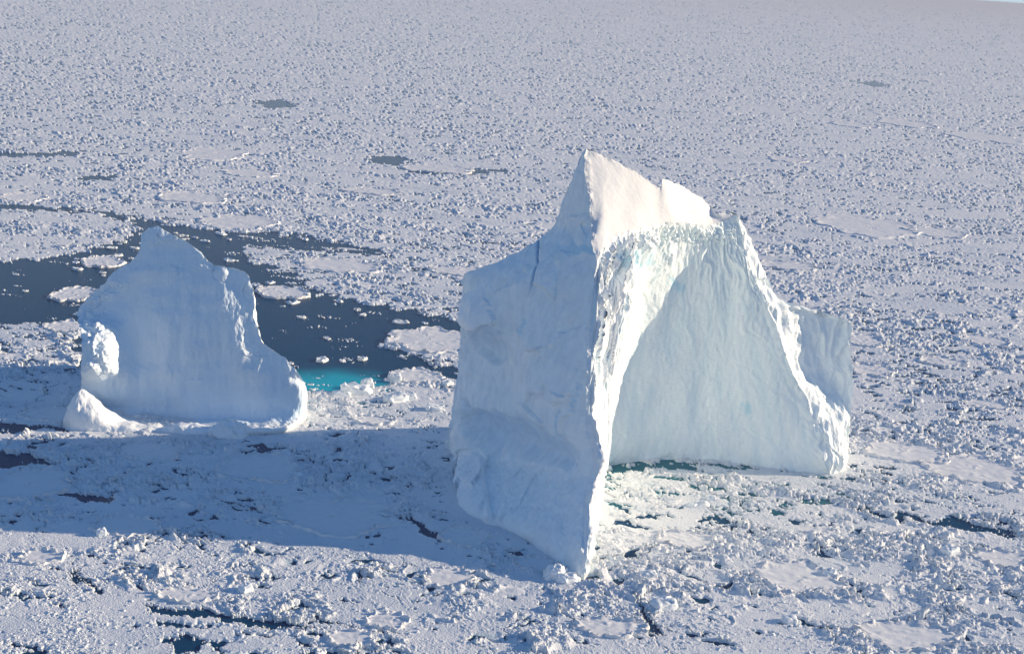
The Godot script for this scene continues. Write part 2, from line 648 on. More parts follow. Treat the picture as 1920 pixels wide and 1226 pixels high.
func small_shape(q: Vector3, u: float, _v: float) -> float:
	var step := (1.0 - smoothstep(0.08, 0.24, u)) * smoothstep(12.0, 18.0, q.y) * (1.0 - smoothstep(32.0, 36.0, q.y))
	var d := step * (1.2 * n_c.get_noise_3d(q.x * 0.3, q.y * 0.25, q.z * 0.3) + 0.5 * n_a.get_noise_3dv(q * 0.9))
	d += 0.22 * plate_at(q.x + 3.0 * n_a.get_noise_2d(q.x * 0.1, q.y * 0.1), q.y * 0.7 + q.x * 0.2, 10.0).x * smoothstep(4.0, 14.0, q.y)
	return d + 0.45 * n_b.get_noise_3d(q.x * 0.16, q.y * 0.05, 7.0) + 0.30 * n_a.get_noise_3dv(q * 0.11) + 0.16 * n_b.get_noise_3d(q.x * 0.5, q.y * 0.07, q.z * 0.5) + 0.07 * n_c.get_noise_3d(q.x * 1.3, q.y * 0.3, q.z * 1.3) + 0.03 * n_a.get_noise_3dv(q * 2.2)


func snow_shape(q: Vector3, _u: float, _v: float) -> float:
	return 0.12 * n_a.get_noise_3dv(q * 0.12) + 0.02 * n_b.get_noise_3dv(q * 0.8)


func snow_tint(_q: Vector3, _u: float, _v: float) -> Color:
	return Color(0.815, 0.83, 0.845)


func bowl_shape(q: Vector3, u: float, v: float) -> float:
	# flutes that run down the wall, deep under the lip and fading towards the water
	var wob := 0.25 * n_c.get_noise_3dv(q * 0.10)
	var uu := u + 0.035 * n_c.get_noise_2d(u * 6.0, v * 4.0) + 0.02 * n_a.get_noise_2d(u * 9.0 + 40.0, v * 9.0)
	var f1 := 1.0 - absf(n_a.get_noise_2d(uu * 9.0 + wob, v * 1.8)) * 2.0
	var f2 := 1.0 - absf(n_b.get_noise_2d(lerpf(u, uu, 0.35) * 26.0 + wob * 0.6, v * 3.6)) * 2.0
	var f3 := n_c.get_noise_2d(lerpf(u, uu, 0.1) * 80.0, v * 12.0)
	var deep := lerpf(0.16, 1.0, 1.0 - smoothstep(0.05, lerpf(0.65, 0.5, smoothstep(0.3, 0.5, u)), v)) * lerpf(1.0, 0.26, smoothstep(0.40, 0.58, u))
	var d := deep * (1.3 * f1 * (0.7 + 0.6 * n_b.get_noise_2d(u * 5.0, v * 5.0)) + lerpf(0.8, 0.6, smoothstep(0.35, 0.5, u)) * f2 * (0.6 + n_a.get_noise_2d(u * 12.0, v * 6.0)) + 0.28 * f3)
	d += 0.5 * n_b.get_noise_3d(q.x * 0.10, q.y * 0.05, 4.0) + 0.10 * n_a.get_noise_3d(q.x * 0.8, q.y * 0.25, q.z * 0.8) + 0.05 * n_c.get_noise_3dv(q * 1.8)
	# the narrow sunlit face of the near edge is lumpy
	d += (1.0 - smoothstep(0.14, 0.24, u)) * smoothstep(0.35, 0.6, v) * (0.7 * n_b.get_noise_2d(q.y * 0.16, q.z * 0.2) + 0.35 * n_c.get_noise_3dv(q * 0.55))
	# broken ice under the lip
	d += (1.0 - smoothstep(0.04, 0.10, v)) * (0.7 * n_a.get_noise_3dv(q * 0.5) + 0.5 * n_c.get_noise_3dv(q * 1.1))
	return d * smoothstep(0.0, 0.11, u)


func bowl_tint(q: Vector3, u: float, v: float) -> Color:
	var c := Color(0.91, 0.985, 0.985)
	# greyer white on the left, aqua in the hollow
	c = c.lerp(Color(0.86, 0.90, 0.92), 1.0 - smoothstep(0.25, 0.5, u))
	var stripe := n_c.get_noise_2d(u * 22.0, v * 2.5)
	c = c.lerp(Color(0.78, 0.91, 0.94), smoothstep(0.0, 0.6, stripe) * 0.6)
	for line in bowl_veins:
		var near := line_gap(Vector2(q.x, q.y), line)
		if near < 2.2:
			c = c.lerp(Color(0.42, 0.76, 0.88), (1.0 - smoothstep(0.0, 1.7, near + 0.6 * n_b.get_noise_2d(q.x * 0.5, q.y * 0.5))) * 0.6)
	return c


func rough_shape(q: Vector3, _u: float, _v: float) -> float:
	return 0.45 * plate_at(q.x + q.z * 0.5, q.y * 0.8 + q.x * 0.3, 6.0).x + 0.45 * (0.6 - absf(n_a.get_noise_3d(q.x * 0.20, q.y * 0.10, q.z * 0.20)) * 2.0) + 0.15 * n_b.get_noise_3d(q.x * 0.6, q.y * 0.22, q.z * 0.6) + 0.07 * n_c.get_noise_3dv(q * 1.6)


func rough_tint(q: Vector3, u: float, v: float) -> Color:
	return Color(0.90, 0.97, 0.98)


func build_big_berg() -> void:
	var t := thing("iceberg", "tall wedge-shaped iceberg with a steep shaded wall, a fluted hollow and a sloping snow top", "iceberg", Vector3.ZERO)
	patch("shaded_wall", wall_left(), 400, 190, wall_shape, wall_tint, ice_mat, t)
	patch("snow_slope", snow_top(), 80, 190, snow_shape, snow_tint, snow_mat, t)
	patch("fluted_wall", bowl_wall(), 300, 300, bowl_shape, bowl_tint, ice_mat, t)
	patch("right_buttress", right_buttress(), 220, 90, rough_shape, rough_tint, ice_mat, t)
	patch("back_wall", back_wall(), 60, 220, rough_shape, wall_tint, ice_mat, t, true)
	var w := Color(0.90, 0.93, 0.95)
	blob("foot_knob", Vector3(12.4, 0.8, -256.6), Vector3(2.4, 2.3, 1.7), 0.95, 0.4, Vector3(0, 0.4, 0.2), w, ice_mat, t, 30, 50)
	blob("foot_knob", Vector3(14.9, 0.5, -255.3), Vector3(2.6, 1.5, 1.4), 0.95, 0.35, Vector3(0, 0.3, 0), w, ice_mat, t, 30, 50)



func build_small_berg() -> void:
	var t := thing("iceberg", "smaller pointed iceberg in shade beside the dark open channel", "iceberg", Vector3.ZERO)
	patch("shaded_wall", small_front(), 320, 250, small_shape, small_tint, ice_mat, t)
	patch("back_wall", small_back(), 60, 220, rough_shape, wall_tint, ice_mat, t, true)
	var w := Color(0.90, 0.93, 0.95)
	blob("foot_mound", Vector3(-69.8, 0.6, -326.5), Vector3(5.0, 3.8, 2.6), 1.0, 0.7, Vector3(0, 0.2, -0.1), w, ice_mat, t, 40, 70)
	blob("foot_mound", Vector3(-79.5, 0.2, -327.5), Vector3(7.0, 2.2, 2.6), 1.0, 0.4, Vector3.ZERO, w, ice_mat, t, 30, 60)



func blob(called: String, at: Vector3, radii: Vector3, square: float, rough: float, turn: Vector3, tone: Color, m: Material, parent: Node, rows := 22, cols := 40) -> MeshInstance3D:
	# a lump of ice between an egg and a box, with a broken surface
	var p := PackedVector3Array()
	var c := PackedColorArray()
	var b := Basis.from_euler(turn)
	var here := Vector3.ZERO if parent == self else at
	for i in rows:
		var la := PI * (0.5 - float(i) / (rows - 1))
		for j in cols:
			var lo := TAU * (j % (cols - 1)) / (cols - 1)
			var q := Vector3(signf(cos(lo)) * pow(absf(cos(lo)), square) * pow(maxf(cos(la), 0.0), square), signf(sin(la)) * pow(absf(sin(la)), square), -signf(sin(lo)) * pow(absf(sin(lo)), square) * pow(maxf(cos(la), 0.0), square))
			q = b * (q * radii)
			var g := q + at
			var k := 0.75 / maxf(0.6, radii.x * 0.5)
			q += Vector3(n_a.get_noise_3dv(g * k), n_b.get_noise_3dv(g * k), n_c.get_noise_3dv(g * k)) * rough + Vector3(n_c.get_noise_3dv(g * k * 3.1), n_a.get_noise_3dv(g * k * 3.1), n_b.get_noise_3dv(g * k * 3.1)) * rough * 0.4
			p.append(q + here)
			c.append(tone)
	var o := commit(called, p, grid_normals(p, rows, cols), c, grid_index(rows, cols), m, parent)
	if parent == self:
		o.position = at
	return o


# ---------------------------------------------------------------- floes and blocks
func build_floes() -> void:
	for k in floes.size():
		var f: Array = floes[k]
		var rings := 22
		var spokes := 72
		var p := PackedVector3Array()
		var c := PackedColorArray()
		for i in rings + 1:
			var r := float(i) / rings
			for j in spokes + 1:
				var a := TAU * (j % spokes) / spokes
				var e := floe_edge(f, a)
				var s := minf(r * 1.12, 1.0)
				var x: float = cos(a) * f[2] * e * s
				var z: float = sin(a) * f[3] * e * s
				var wx: float = x + f[0]
				var wz: float = z + f[1]
				var y := 0.42 + 0.06 * n_fine.get_noise_2d(wx * 0.4, wz * 0.5) + 0.10 * n_low.get_noise_2d(wx * 2.0, wz * 2.0)
				y += 0.75 * smoothstep(0.74, 0.97, s + 0.10 * n_grit.get_noise_2d(wx * 0.6, wz * 0.6)) * maxf(0.0, n_fine.get_noise_2d(wx * 0.8, wz * 0.8) + 0.30)
				y += 0.22 * pow(maxf(0.0, 1.0 - 3.0 * absf(n_low.get_noise_2d(wx * 1.2 + 50.0, wz * 2.2))), 2.0) * (0.5 + n_grit.get_noise_2d(wx, wz))
				if i == rings:
					x *= 1.035
					z *= 1.035
					y = -0.15
				p.append(Vector3(x, y, z))
				c.append(Color(0.78, 0.79, 0.80))
		var o := commit("ice_floe", p, grid_normals(p, rings + 1, spokes + 1), c, grid_index(rings + 1, spokes + 1), snow_mat)
		o.position = Vector3(f[0], 0, f[1])
		tag(o, f[5], "ice floe", "flat snow covered ice floes")


func chunk(s: int) -> ArrayMesh:
	# an angular lump: a box whose corners are pulled about, with a slab of snow on top
	var r := RandomNumberGenerator.new()
	r.seed = 900 + s
	var st := SurfaceTool.new()
	st.begin(Mesh.PRIMITIVE_TRIANGLES)
	st.set_smooth_group(-1)
	var ring := 6
	var low := []
	var mid := []
	var top := []
	for k in ring:
		var a := TAU * (k + r.randf_range(-0.3, 0.3)) / ring
		var w := r.randf_range(0.75, 1.15)
		low.append(Vector3(cos(a) * w * 0.9, -0.7, sin(a) * w * 0.9))
		mid.append(Vector3(cos(a) * w, r.randf_range(0.1, 0.5), sin(a) * w))
		top.append(Vector3(cos(a) * w * r.randf_range(0.35, 0.75), r.randf_range(0.55, 1.0), sin(a) * w * r.randf_range(0.35, 0.75)))
	var cap := Vector3(r.randf_range(-0.2, 0.2), r.randf_range(0.8, 1.05), r.randf_range(-0.2, 0.2))
	for k in ring:
		var m := (k + 1) % ring
		for tri in [[low[k], mid[k], mid[m]], [low[k], mid[m], low[m]], [mid[k], top[k], top[m]], [mid[k], top[m], mid[m]], [top[k], cap, top[m]]]:
			for q in tri:
				st.set_color(Color(0.78, 0.81, 0.83))
				st.add_vertex(q)
	st.generate_normals()
	return st.commit()


func build_blocks() -> void:
	# blocks that the photograph lets one tell apart
	for k in ice_blocks():
		var o := blob("ice_block", k[0], k[1], 0.45, 0.14 * k[1].x, Vector3(k[2], k[3], k[4]), Color(0.84, 0.89, 0.91), ice_mat, self, 16, 30)
		tag(o, k[5], "ice block", "ice blocks between the icebergs")
	# bits adrift in the channel: one of each kind, then copies
	var kinds := []
	for k in 4:
		var first := blob("drift_ice", Vector3(0, 0.1, 0), Vector3(1.2 + 0.3 * k, 0.35, 0.9 + 0.15 * k), 0.6, 0.35, Vector3(0, k, 0), Color(0.80, 0.84, 0.87), snow_mat, self, 9, 18)
		tag(first, "small white bit of ice adrift on the dark water of the channel", "drift ice", "bits of ice adrift in the dark channel")
		kinds.append(first)
	var made := 0
	while made < 80:
		var x := rng.randf_range(-190.0, -12.0)
		var z := rng.randf_range(-620.0, -385.0)
		if not inside(openings, open_cells, x, z) or ice_height(x, z) > -0.2 or in_floe(x, z) < 1.2:
			continue
		if z > -480.0 and n_low.get_noise_2d(x * 1.5, z * 1.5) < 0.05:
			continue
		var o: Node3D = kinds[made] if made < 4 else kinds[made % 4].duplicate()
		if made >= 4:
			o.name = numbered("drift_ice")
			add_child(o)
		o.position = Vector3(x, 0.1, z)
		o.rotation.y = rng.randf() * TAU
		o.scale = Vector3.ONE * rng.randf_range(0.5, 1.5)
		made += 1


func build_brash() -> void:
	var holder := Node3D.new()
	holder.name = "brash_ice"
	add_child(holder)
	holder.set_meta("kind", "stuff")
	holder.set_meta("label", "broken lumps of ice strewn over the pack")
	holder.set_meta("category", "brash ice")
	var lists := [[], [], [], [], []]
	var tries := 0
	while tries < 260000:
		tries += 1
		var near := rng.randf()
		var z := -205.0 - 420.0 * near * near
		var x := rng.randf_range(-0.45, 0.45) * -z
		if n_low.get_noise_2d(x, z) < rng.randf_range(-0.5, 0.6):
			continue
		var h := ice_height(x, z)
		if h < 0.12:
			continue
		var s := 0.07 + 0.12 * rng.randf() + 0.4 * pow(rng.randf(), 18.0)
		var long := rng.randf_range(0.8, 1.7)
		var tall := rng.randf_range(0.45, 1.0)
		if rng.randf() < 0.12:
			# a slab on edge
			s *= 1.5
			tall = 0.25
		var b := Basis.from_euler(Vector3(rng.randf_range(-0.6, 0.6), rng.randf() * TAU, rng.randf_range(-0.6, 0.6))) * Basis.from_scale(Vector3(s * long, s * tall, s))
		lists[tries % 5].append(Transform3D(b, Vector3(x, h - 0.2 * s, z)))
	for k in 5:
		var mm := MultiMesh.new()
		mm.transform_format = MultiMesh.TRANSFORM_3D
		mm.mesh = chunk(k)
		mm.instance_count = lists[k].size()
		for i in lists[k].size():
			mm.set_instance_transform(i, lists[k][i])
		var o := MultiMeshInstance3D.new()
		o.name = "ice_lumps"
		o.multimesh = mm
		o.material_override = pack_mat
		holder.add_child(o, true)
		o.set_meta("kind", "stuff")


# ---------------------------------------------------------------- shapes of the bergs, as rows of points in metres
func wall_left() -> Array:
	return [
		[Vector3(13.6, 81.4, -308.5), Vector3(13.6, 81.4, -308.4), Vector3(13.6, 81.5, -308.3), Vector3(13.6, 81.5, -308.2), Vector3(13.7, 81.5, -308.1), Vector3(13.7, 81.5, -308.0)],
		[Vector3(11.6, 74.9, -310.5), Vector3(12.1, 75.2, -309.5), Vector3(12.6, 75.5, -308.5), Vector3(13.0, 75.8, -307.5), Vector3(13.5, 76.1, -306.5), Vector3(14.0, 76.4, -305.5)],
		[Vector3(9.9, 69.3, -312.5), Vector3(10.9, 69.6, -310.6), Vector3(12.0, 69.9, -308.7), Vector3(13.1, 70.2, -306.8), Vector3(14.1, 70.5, -304.9), Vector3(15.2, 70.9, -303.0)],
		[Vector3(8.0, 62.1, -314.5), Vector3(9.6, 62.8, -311.7), Vector3(11.3, 63.4, -308.9), Vector3(13.0, 64.0, -306.1), Vector3(14.6, 64.7, -303.3), Vector3(16.3, 65.3, -300.5)],
		[Vector3(3.6, 57.6, -316.0), Vector3(6.2, 58.6, -312.3), Vector3(8.7, 59.6, -308.6), Vector3(11.2, 60.6, -304.9), Vector3(13.7, 61.6, -301.2), Vector3(16.3, 62.6, -297.5)],
		[Vector3(-4.9, 52.0, -317.0), Vector3(-0.4, 53.3, -312.6), Vector3(4.1, 54.6, -308.2), Vector3(8.6, 56.0, -303.8), Vector3(13.1, 57.3, -299.4), Vector3(17.6, 58.6, -295.0)],
		[Vector3(-12.2, 48.0, -320.0), Vector3(-6.5, 48.6, -314.1), Vector3(-0.7, 49.3, -308.2), Vector3(5.2, 49.9, -302.4), Vector3(11.1, 50.5, -296.7), Vector3(17.1, 51.1, -291.0)],
		[Vector3(-12.5, 41.7, -321.0), Vector3(-8.5, 42.5, -312.8), Vector3(-1.2, 43.3, -307.4), Vector3(4.7, 44.1, -300.8), Vector3(10.7, 44.9, -294.4), Vector3(16.9, 45.8, -288.0)],
		[Vector3(-12.3, 36.3, -321.0), Vector3(-8.6, 37.3, -312.2), Vector3(-0.3, 38.2, -307.0), Vector3(4.6, 39.1, -299.2), Vector3(10.6, 40.1, -292.2), Vector3(16.9, 41.0, -285.5)],
		[Vector3(-12.5, 29.3, -322.0), Vector3(-5.4, 30.6, -315.2), Vector3(0.2, 31.9, -307.1), Vector3(4.4, 33.1, -298.0), Vector3(10.4, 34.4, -290.3), Vector3(16.9, 35.7, -283.0)],
		[Vector3(-12.6, 22.3, -322.5), Vector3(-6.2, 23.8, -314.6), Vector3(0.9, 25.2, -307.1), Vector3(4.3, 26.7, -296.9), Vector3(10.3, 28.2, -288.6), Vector3(17.2, 29.7, -281.0)],
		[Vector3(-13.3, 14.3, -323.5), Vector3(-7.6, 16.4, -314.3), Vector3(-0.5, 18.5, -306.3), Vector3(4.4, 20.5, -296.5), Vector3(10.2, 22.6, -287.4), Vector3(17.4, 24.7, -279.5)],
		[Vector3(-14.0, 7.6, -324.5), Vector3(-6.9, 9.9, -315.4), Vector3(0.3, 12.3, -306.4), Vector3(6.6, 14.7, -296.7), Vector3(12.5, 17.1, -286.7), Vector3(19.5, 19.5, -277.5)],
		[Vector3(-14.9, -1.0, -329.0), Vector3(-8.7, 2.3, -317.6), Vector3(0.7, 5.6, -308.8), Vector3(7.4, 8.9, -297.7), Vector3(13.3, 12.2, -286.1), Vector3(20.0, 15.5, -275.0)],
		[Vector3(-11.8, -1.0, -308.2), Vector3(-7.7, 1.6, -299.4), Vector3(0.6, 4.2, -293.9), Vector3(7.0, 6.7, -286.9), Vector3(12.5, 9.3, -279.2), Vector3(18.0, 11.9, -271.5)],
		[Vector3(-9.2, -1.0, -293.5), Vector3(-5.0, 0.8, -287.0), Vector3(0.9, 2.6, -282.0), Vector3(6.8, 4.5, -276.9), Vector3(12.3, 6.3, -271.5), Vector3(17.6, 8.1, -266.0)],
		[Vector3(6.2, -1.0, -275.6), Vector3(8.0, 0.2, -271.9), Vector3(10.1, 1.5, -268.5), Vector3(12.4, 2.7, -265.1), Vector3(15.0, 3.9, -262.1), Vector3(17.5, 5.2, -259.0)],
		[Vector3(13.0, -1.0, -263.6), Vector3(13.8, -1.0, -262.2), Vector3(14.3, -1.0, -260.6), Vector3(15.1, -1.0, -259.1), Vector3(16.0, -1.0, -257.9), Vector3(16.9, -1.0, -256.5)],
	]

func snow_top() -> Array:
	return [
		[Vector3(13.7, 81.5, -308.0), Vector3(17.9, 80.2, -310.0), Vector3(22.4, 78.2, -312.0), Vector3(27.8, 75.3, -315.0), Vector3(32.2, 72.6, -318.0), Vector3(33.3, 74.4, -319.0), Vector3(38.7, 71.8, -327.0), Vector3(43.9, 68.7, -333.0), Vector3(47.1, 66.1, -337.0), Vector3(48.8, 64.7, -334.5), Vector3(51.4, 64.8, -336.2)],
		[Vector3(14.0, 76.4, -305.5), Vector3(18.1, 76.1, -307.7), Vector3(22.5, 74.9, -310.4), Vector3(27.7, 72.7, -313.8), Vector3(32.1, 70.6, -317.4), Vector3(34.0, 72.1, -319.2), Vector3(39.3, 69.8, -326.8), Vector3(44.1, 67.4, -332.4), Vector3(47.3, 65.3, -336.2), Vector3(49.3, 64.3, -334.6), Vector3(51.9, 64.7, -336.2)],
		[Vector3(15.2, 70.9, -303.0), Vector3(18.4, 72.2, -305.4), Vector3(22.5, 71.7, -308.8), Vector3(27.6, 70.3, -312.6), Vector3(32.1, 68.8, -316.8), Vector3(34.7, 69.8, -319.4), Vector3(39.8, 67.9, -326.6), Vector3(44.3, 66.2, -331.8), Vector3(47.5, 64.5, -335.4), Vector3(49.7, 63.9, -334.7), Vector3(52.4, 64.6, -336.1)],
		[Vector3(16.3, 65.3, -300.5), Vector3(18.7, 68.5, -303.1), Vector3(22.6, 68.7, -307.2), Vector3(27.4, 68.1, -311.4), Vector3(32.0, 67.1, -316.2), Vector3(35.4, 67.8, -319.6), Vector3(40.3, 66.1, -326.4), Vector3(44.5, 64.9, -331.2), Vector3(47.6, 63.8, -334.6), Vector3(50.2, 63.6, -334.8), Vector3(52.9, 64.5, -336.1)],
		[Vector3(16.3, 62.6, -297.5), Vector3(19.0, 64.9, -300.8), Vector3(22.6, 66.0, -305.6), Vector3(27.3, 66.1, -310.2), Vector3(32.0, 65.6, -315.6), Vector3(36.1, 65.9, -319.8), Vector3(40.9, 64.6, -326.2), Vector3(44.7, 63.7, -330.6), Vector3(47.8, 63.0, -333.8), Vector3(50.6, 63.2, -334.9), Vector3(53.4, 64.3, -336.0)],
		[Vector3(17.6, 58.6, -295.0), Vector3(19.3, 61.4, -298.5), Vector3(22.6, 63.3, -304.0), Vector3(27.2, 64.1, -309.0), Vector3(32.0, 64.2, -315.0), Vector3(36.8, 64.2, -320.0), Vector3(41.4, 63.1, -326.0), Vector3(44.9, 62.4, -330.0), Vector3(48.0, 62.2, -333.0), Vector3(51.1, 62.8, -335.0), Vector3(53.9, 64.2, -336.0)],
	]

func bowl_wall() -> Array:
	return [
		[Vector3(17.6, 58.6, -295.0), Vector3(19.3, 61.4, -298.5), Vector3(22.6, 63.3, -304.0), Vector3(27.2, 64.1, -309.0), Vector3(32.0, 64.2, -315.0), Vector3(36.8, 64.2, -320.0), Vector3(41.4, 63.1, -326.0), Vector3(44.9, 62.4, -330.0), Vector3(48.0, 62.2, -333.0), Vector3(51.1, 62.8, -335.0), Vector3(53.8, 64.3, -336.0)],
		[Vector3(17.1, 51.1, -291.0), Vector3(18.9, 55.0, -294.4), Vector3(22.2, 57.3, -300.6), Vector3(26.3, 58.5, -304.6), Vector3(29.7, 58.8, -312.1), Vector3(33.6, 58.7, -321.3), Vector3(40.6, 57.8, -328.2), Vector3(45.9, 57.1, -331.8), Vector3(50.0, 56.9, -333.9), Vector3(54.0, 57.5, -334.9), Vector3(56.0, 57.6, -335.5)],
		[Vector3(16.9, 45.8, -288.0), Vector3(18.8, 49.6, -291.1), Vector3(22.0, 51.9, -298.0), Vector3(25.8, 53.0, -301.9), Vector3(28.6, 53.4, -310.8), Vector3(32.1, 53.3, -322.2), Vector3(40.1, 52.4, -329.8), Vector3(46.5, 51.8, -333.4), Vector3(51.6, 51.7, -334.8), Vector3(56.3, 52.2, -334.9), Vector3(58.6, 51.7, -335.0)],
		[Vector3(16.9, 41.0, -285.5), Vector3(18.7, 44.5, -288.2), Vector3(21.8, 46.5, -295.7), Vector3(25.3, 47.6, -299.6), Vector3(27.7, 47.9, -309.8), Vector3(31.0, 47.9, -323.0), Vector3(39.7, 47.1, -331.2), Vector3(47.0, 46.5, -334.8), Vector3(52.9, 46.4, -335.5), Vector3(58.5, 46.9, -334.8), Vector3(61.4, 46.4, -335.0)],
		[Vector3(16.9, 35.7, -283.0), Vector3(18.7, 39.1, -285.3), Vector3(21.6, 41.1, -293.5), Vector3(24.9, 42.1, -297.5), Vector3(27.0, 42.5, -308.9), Vector3(30.1, 42.4, -323.7), Vector3(39.4, 41.8, -332.3), Vector3(47.5, 41.3, -335.9), Vector3(54.2, 41.1, -336.1), Vector3(60.5, 41.6, -334.7), Vector3(64.4, 41.2, -334.5)],
		[Vector3(17.2, 29.7, -281.0), Vector3(18.9, 33.4, -282.9), Vector3(21.6, 35.5, -291.5), Vector3(24.6, 36.6, -295.7), Vector3(26.3, 37.1, -308.0), Vector3(29.3, 37.0, -324.1), Vector3(39.1, 36.4, -333.1), Vector3(48.0, 36.0, -336.6), Vector3(55.5, 35.9, -336.4), Vector3(62.5, 36.2, -334.4), Vector3(67.3, 36.0, -334.0)],
		[Vector3(17.4, 24.7, -279.5), Vector3(19.1, 28.2, -280.8), Vector3(21.5, 30.1, -289.7), Vector3(24.3, 31.2, -293.9), Vector3(25.7, 31.6, -307.1), Vector3(28.5, 31.6, -324.3), Vector3(38.8, 31.1, -333.6), Vector3(48.4, 30.7, -337.1), Vector3(56.6, 30.6, -336.4), Vector3(64.4, 30.9, -334.1), Vector3(69.8, 30.1, -333.0)],
		[Vector3(19.5, 19.5, -277.5), Vector3(20.8, 22.9, -278.3), Vector3(22.2, 24.7, -287.8), Vector3(24.2, 25.7, -292.1), Vector3(25.1, 26.2, -306.2), Vector3(27.8, 26.2, -324.3), Vector3(38.6, 25.7, -333.8), Vector3(48.9, 25.4, -337.2), Vector3(57.8, 25.3, -336.2), Vector3(66.3, 25.6, -333.6), Vector3(72.9, 23.8, -332.5)],
		[Vector3(20.0, 15.5, -275.0), Vector3(21.1, 18.2, -275.4), Vector3(22.2, 19.6, -285.6), Vector3(24.0, 20.4, -290.2), Vector3(24.5, 20.7, -305.2), Vector3(27.2, 20.7, -324.1), Vector3(38.3, 20.4, -333.7), Vector3(49.3, 20.1, -336.9), Vector3(58.9, 20.1, -335.8), Vector3(68.1, 20.3, -333.0), Vector3(76.3, 19.5, -332.0)],
		[Vector3(18.0, 11.9, -271.5), Vector3(19.5, 13.6, -271.7), Vector3(21.2, 14.6, -283.0), Vector3(23.4, 15.1, -288.2), Vector3(24.0, 15.3, -304.2), Vector3(26.5, 15.3, -323.7), Vector3(38.1, 15.0, -333.2), Vector3(49.7, 14.8, -336.4), Vector3(60.0, 14.8, -335.0), Vector3(69.9, 15.0, -332.3), Vector3(78.1, 13.7, -330.5)],
		[Vector3(17.6, 8.1, -266.0), Vector3(19.3, 9.0, -266.4), Vector3(21.0, 9.5, -279.6), Vector3(23.0, 9.8, -285.9), Vector3(23.5, 9.9, -303.1), Vector3(26.0, 9.9, -323.2), Vector3(37.8, 9.7, -332.6), Vector3(50.1, 9.6, -335.6), Vector3(61.0, 9.5, -334.1), Vector3(71.6, 9.6, -331.5), Vector3(79.5, 8.6, -329.0)],
		[Vector3(17.5, 5.2, -259.0), Vector3(19.2, 4.8, -259.9), Vector3(20.8, 4.6, -275.6), Vector3(22.7, 4.5, -283.4), Vector3(23.0, 4.4, -302.1), Vector3(25.4, 4.4, -322.6), Vector3(37.6, 4.3, -331.8), Vector3(50.4, 4.3, -334.6), Vector3(62.0, 4.3, -333.1), Vector3(73.4, 4.3, -330.6), Vector3(81.8, 3.7, -328.0)],
		[Vector3(16.9, -1.0, -256.5), Vector3(18.6, -1.0, -257.0), Vector3(20.4, -1.0, -273.5), Vector3(22.3, -1.0, -281.6), Vector3(22.5, -1.0, -301.0), Vector3(24.9, -1.0, -321.9), Vector3(37.4, -1.0, -330.8), Vector3(50.8, -1.0, -333.5), Vector3(63.1, -1.0, -332.0), Vector3(75.1, -1.0, -329.7), Vector3(84.7, -1.0, -329.7)],
	]

func right_buttress() -> Array:
	return [
		[Vector3(53.8, 64.3, -336.0), Vector3(53.9, 64.3, -335.3), Vector3(54.0, 64.3, -335.3), Vector3(54.1, 64.3, -335.4), Vector3(54.1, 64.3, -336.3)],
		[Vector3(56.0, 57.6, -335.5), Vector3(56.7, 57.5, -335.6), Vector3(57.5, 57.5, -336.4), Vector3(58.2, 57.5, -337.3), Vector3(58.9, 57.5, -339.0)],
		[Vector3(58.6, 51.7, -335.0), Vector3(59.4, 51.8, -335.4), Vector3(60.1, 52.0, -336.7), Vector3(60.9, 52.1, -337.9), Vector3(61.7, 52.2, -340.0)],
		[Vector3(61.4, 46.4, -335.0), Vector3(62.3, 46.6, -335.4), Vector3(63.1, 46.8, -336.7), Vector3(63.9, 47.0, -337.9), Vector3(64.7, 47.2, -340.0)],
		[Vector3(64.4, 41.2, -334.5), Vector3(65.4, 41.6, -335.1), Vector3(66.4, 41.9, -336.4), Vector3(67.4, 42.3, -337.8), Vector3(68.4, 42.6, -340.0)],
		[Vector3(67.3, 36.0, -334.0), Vector3(72.8, 38.7, -339.0), Vector3(75.0, 40.4, -340.0), Vector3(80.6, 38.5, -341.0), Vector3(86.3, 38.2, -341.0)],
		[Vector3(69.8, 30.1, -333.0), Vector3(74.2, 30.4, -337.8), Vector3(78.6, 30.8, -340.0), Vector3(83.0, 31.2, -340.2), Vector3(87.4, 31.5, -340.0)],
		[Vector3(72.9, 23.8, -332.5), Vector3(76.9, 24.0, -338.1), Vector3(80.9, 24.3, -339.8), Vector3(84.9, 24.5, -339.9), Vector3(88.9, 24.7, -339.0)],
		[Vector3(76.3, 19.5, -332.0), Vector3(79.5, 19.3, -335.0), Vector3(82.8, 19.0, -338.5), Vector3(86.1, 18.8, -339.5), Vector3(89.3, 18.6, -338.0)],
		[Vector3(78.1, 13.7, -330.5), Vector3(80.9, 13.4, -330.3), Vector3(83.8, 13.0, -331.6), Vector3(86.6, 12.7, -333.9), Vector3(89.5, 12.4, -337.0)],
		[Vector3(79.5, 8.6, -329.0), Vector3(82.0, 8.2, -328.6), Vector3(84.5, 7.7, -330.1), Vector3(87.0, 7.3, -332.2), Vector3(89.5, 6.8, -336.0)],
		[Vector3(81.8, 3.7, -328.0), Vector3(83.7, 3.4, -327.9), Vector3(85.6, 3.1, -329.5), Vector3(87.5, 2.8, -331.2), Vector3(89.4, 2.5, -335.0)],
		[Vector3(84.7, -1.0, -329.7), Vector3(85.9, -1.0, -331.2), Vector3(87.1, -1.0, -332.1), Vector3(88.3, -1.0, -333.6), Vector3(89.6, -1.0, -335.7)],
	]

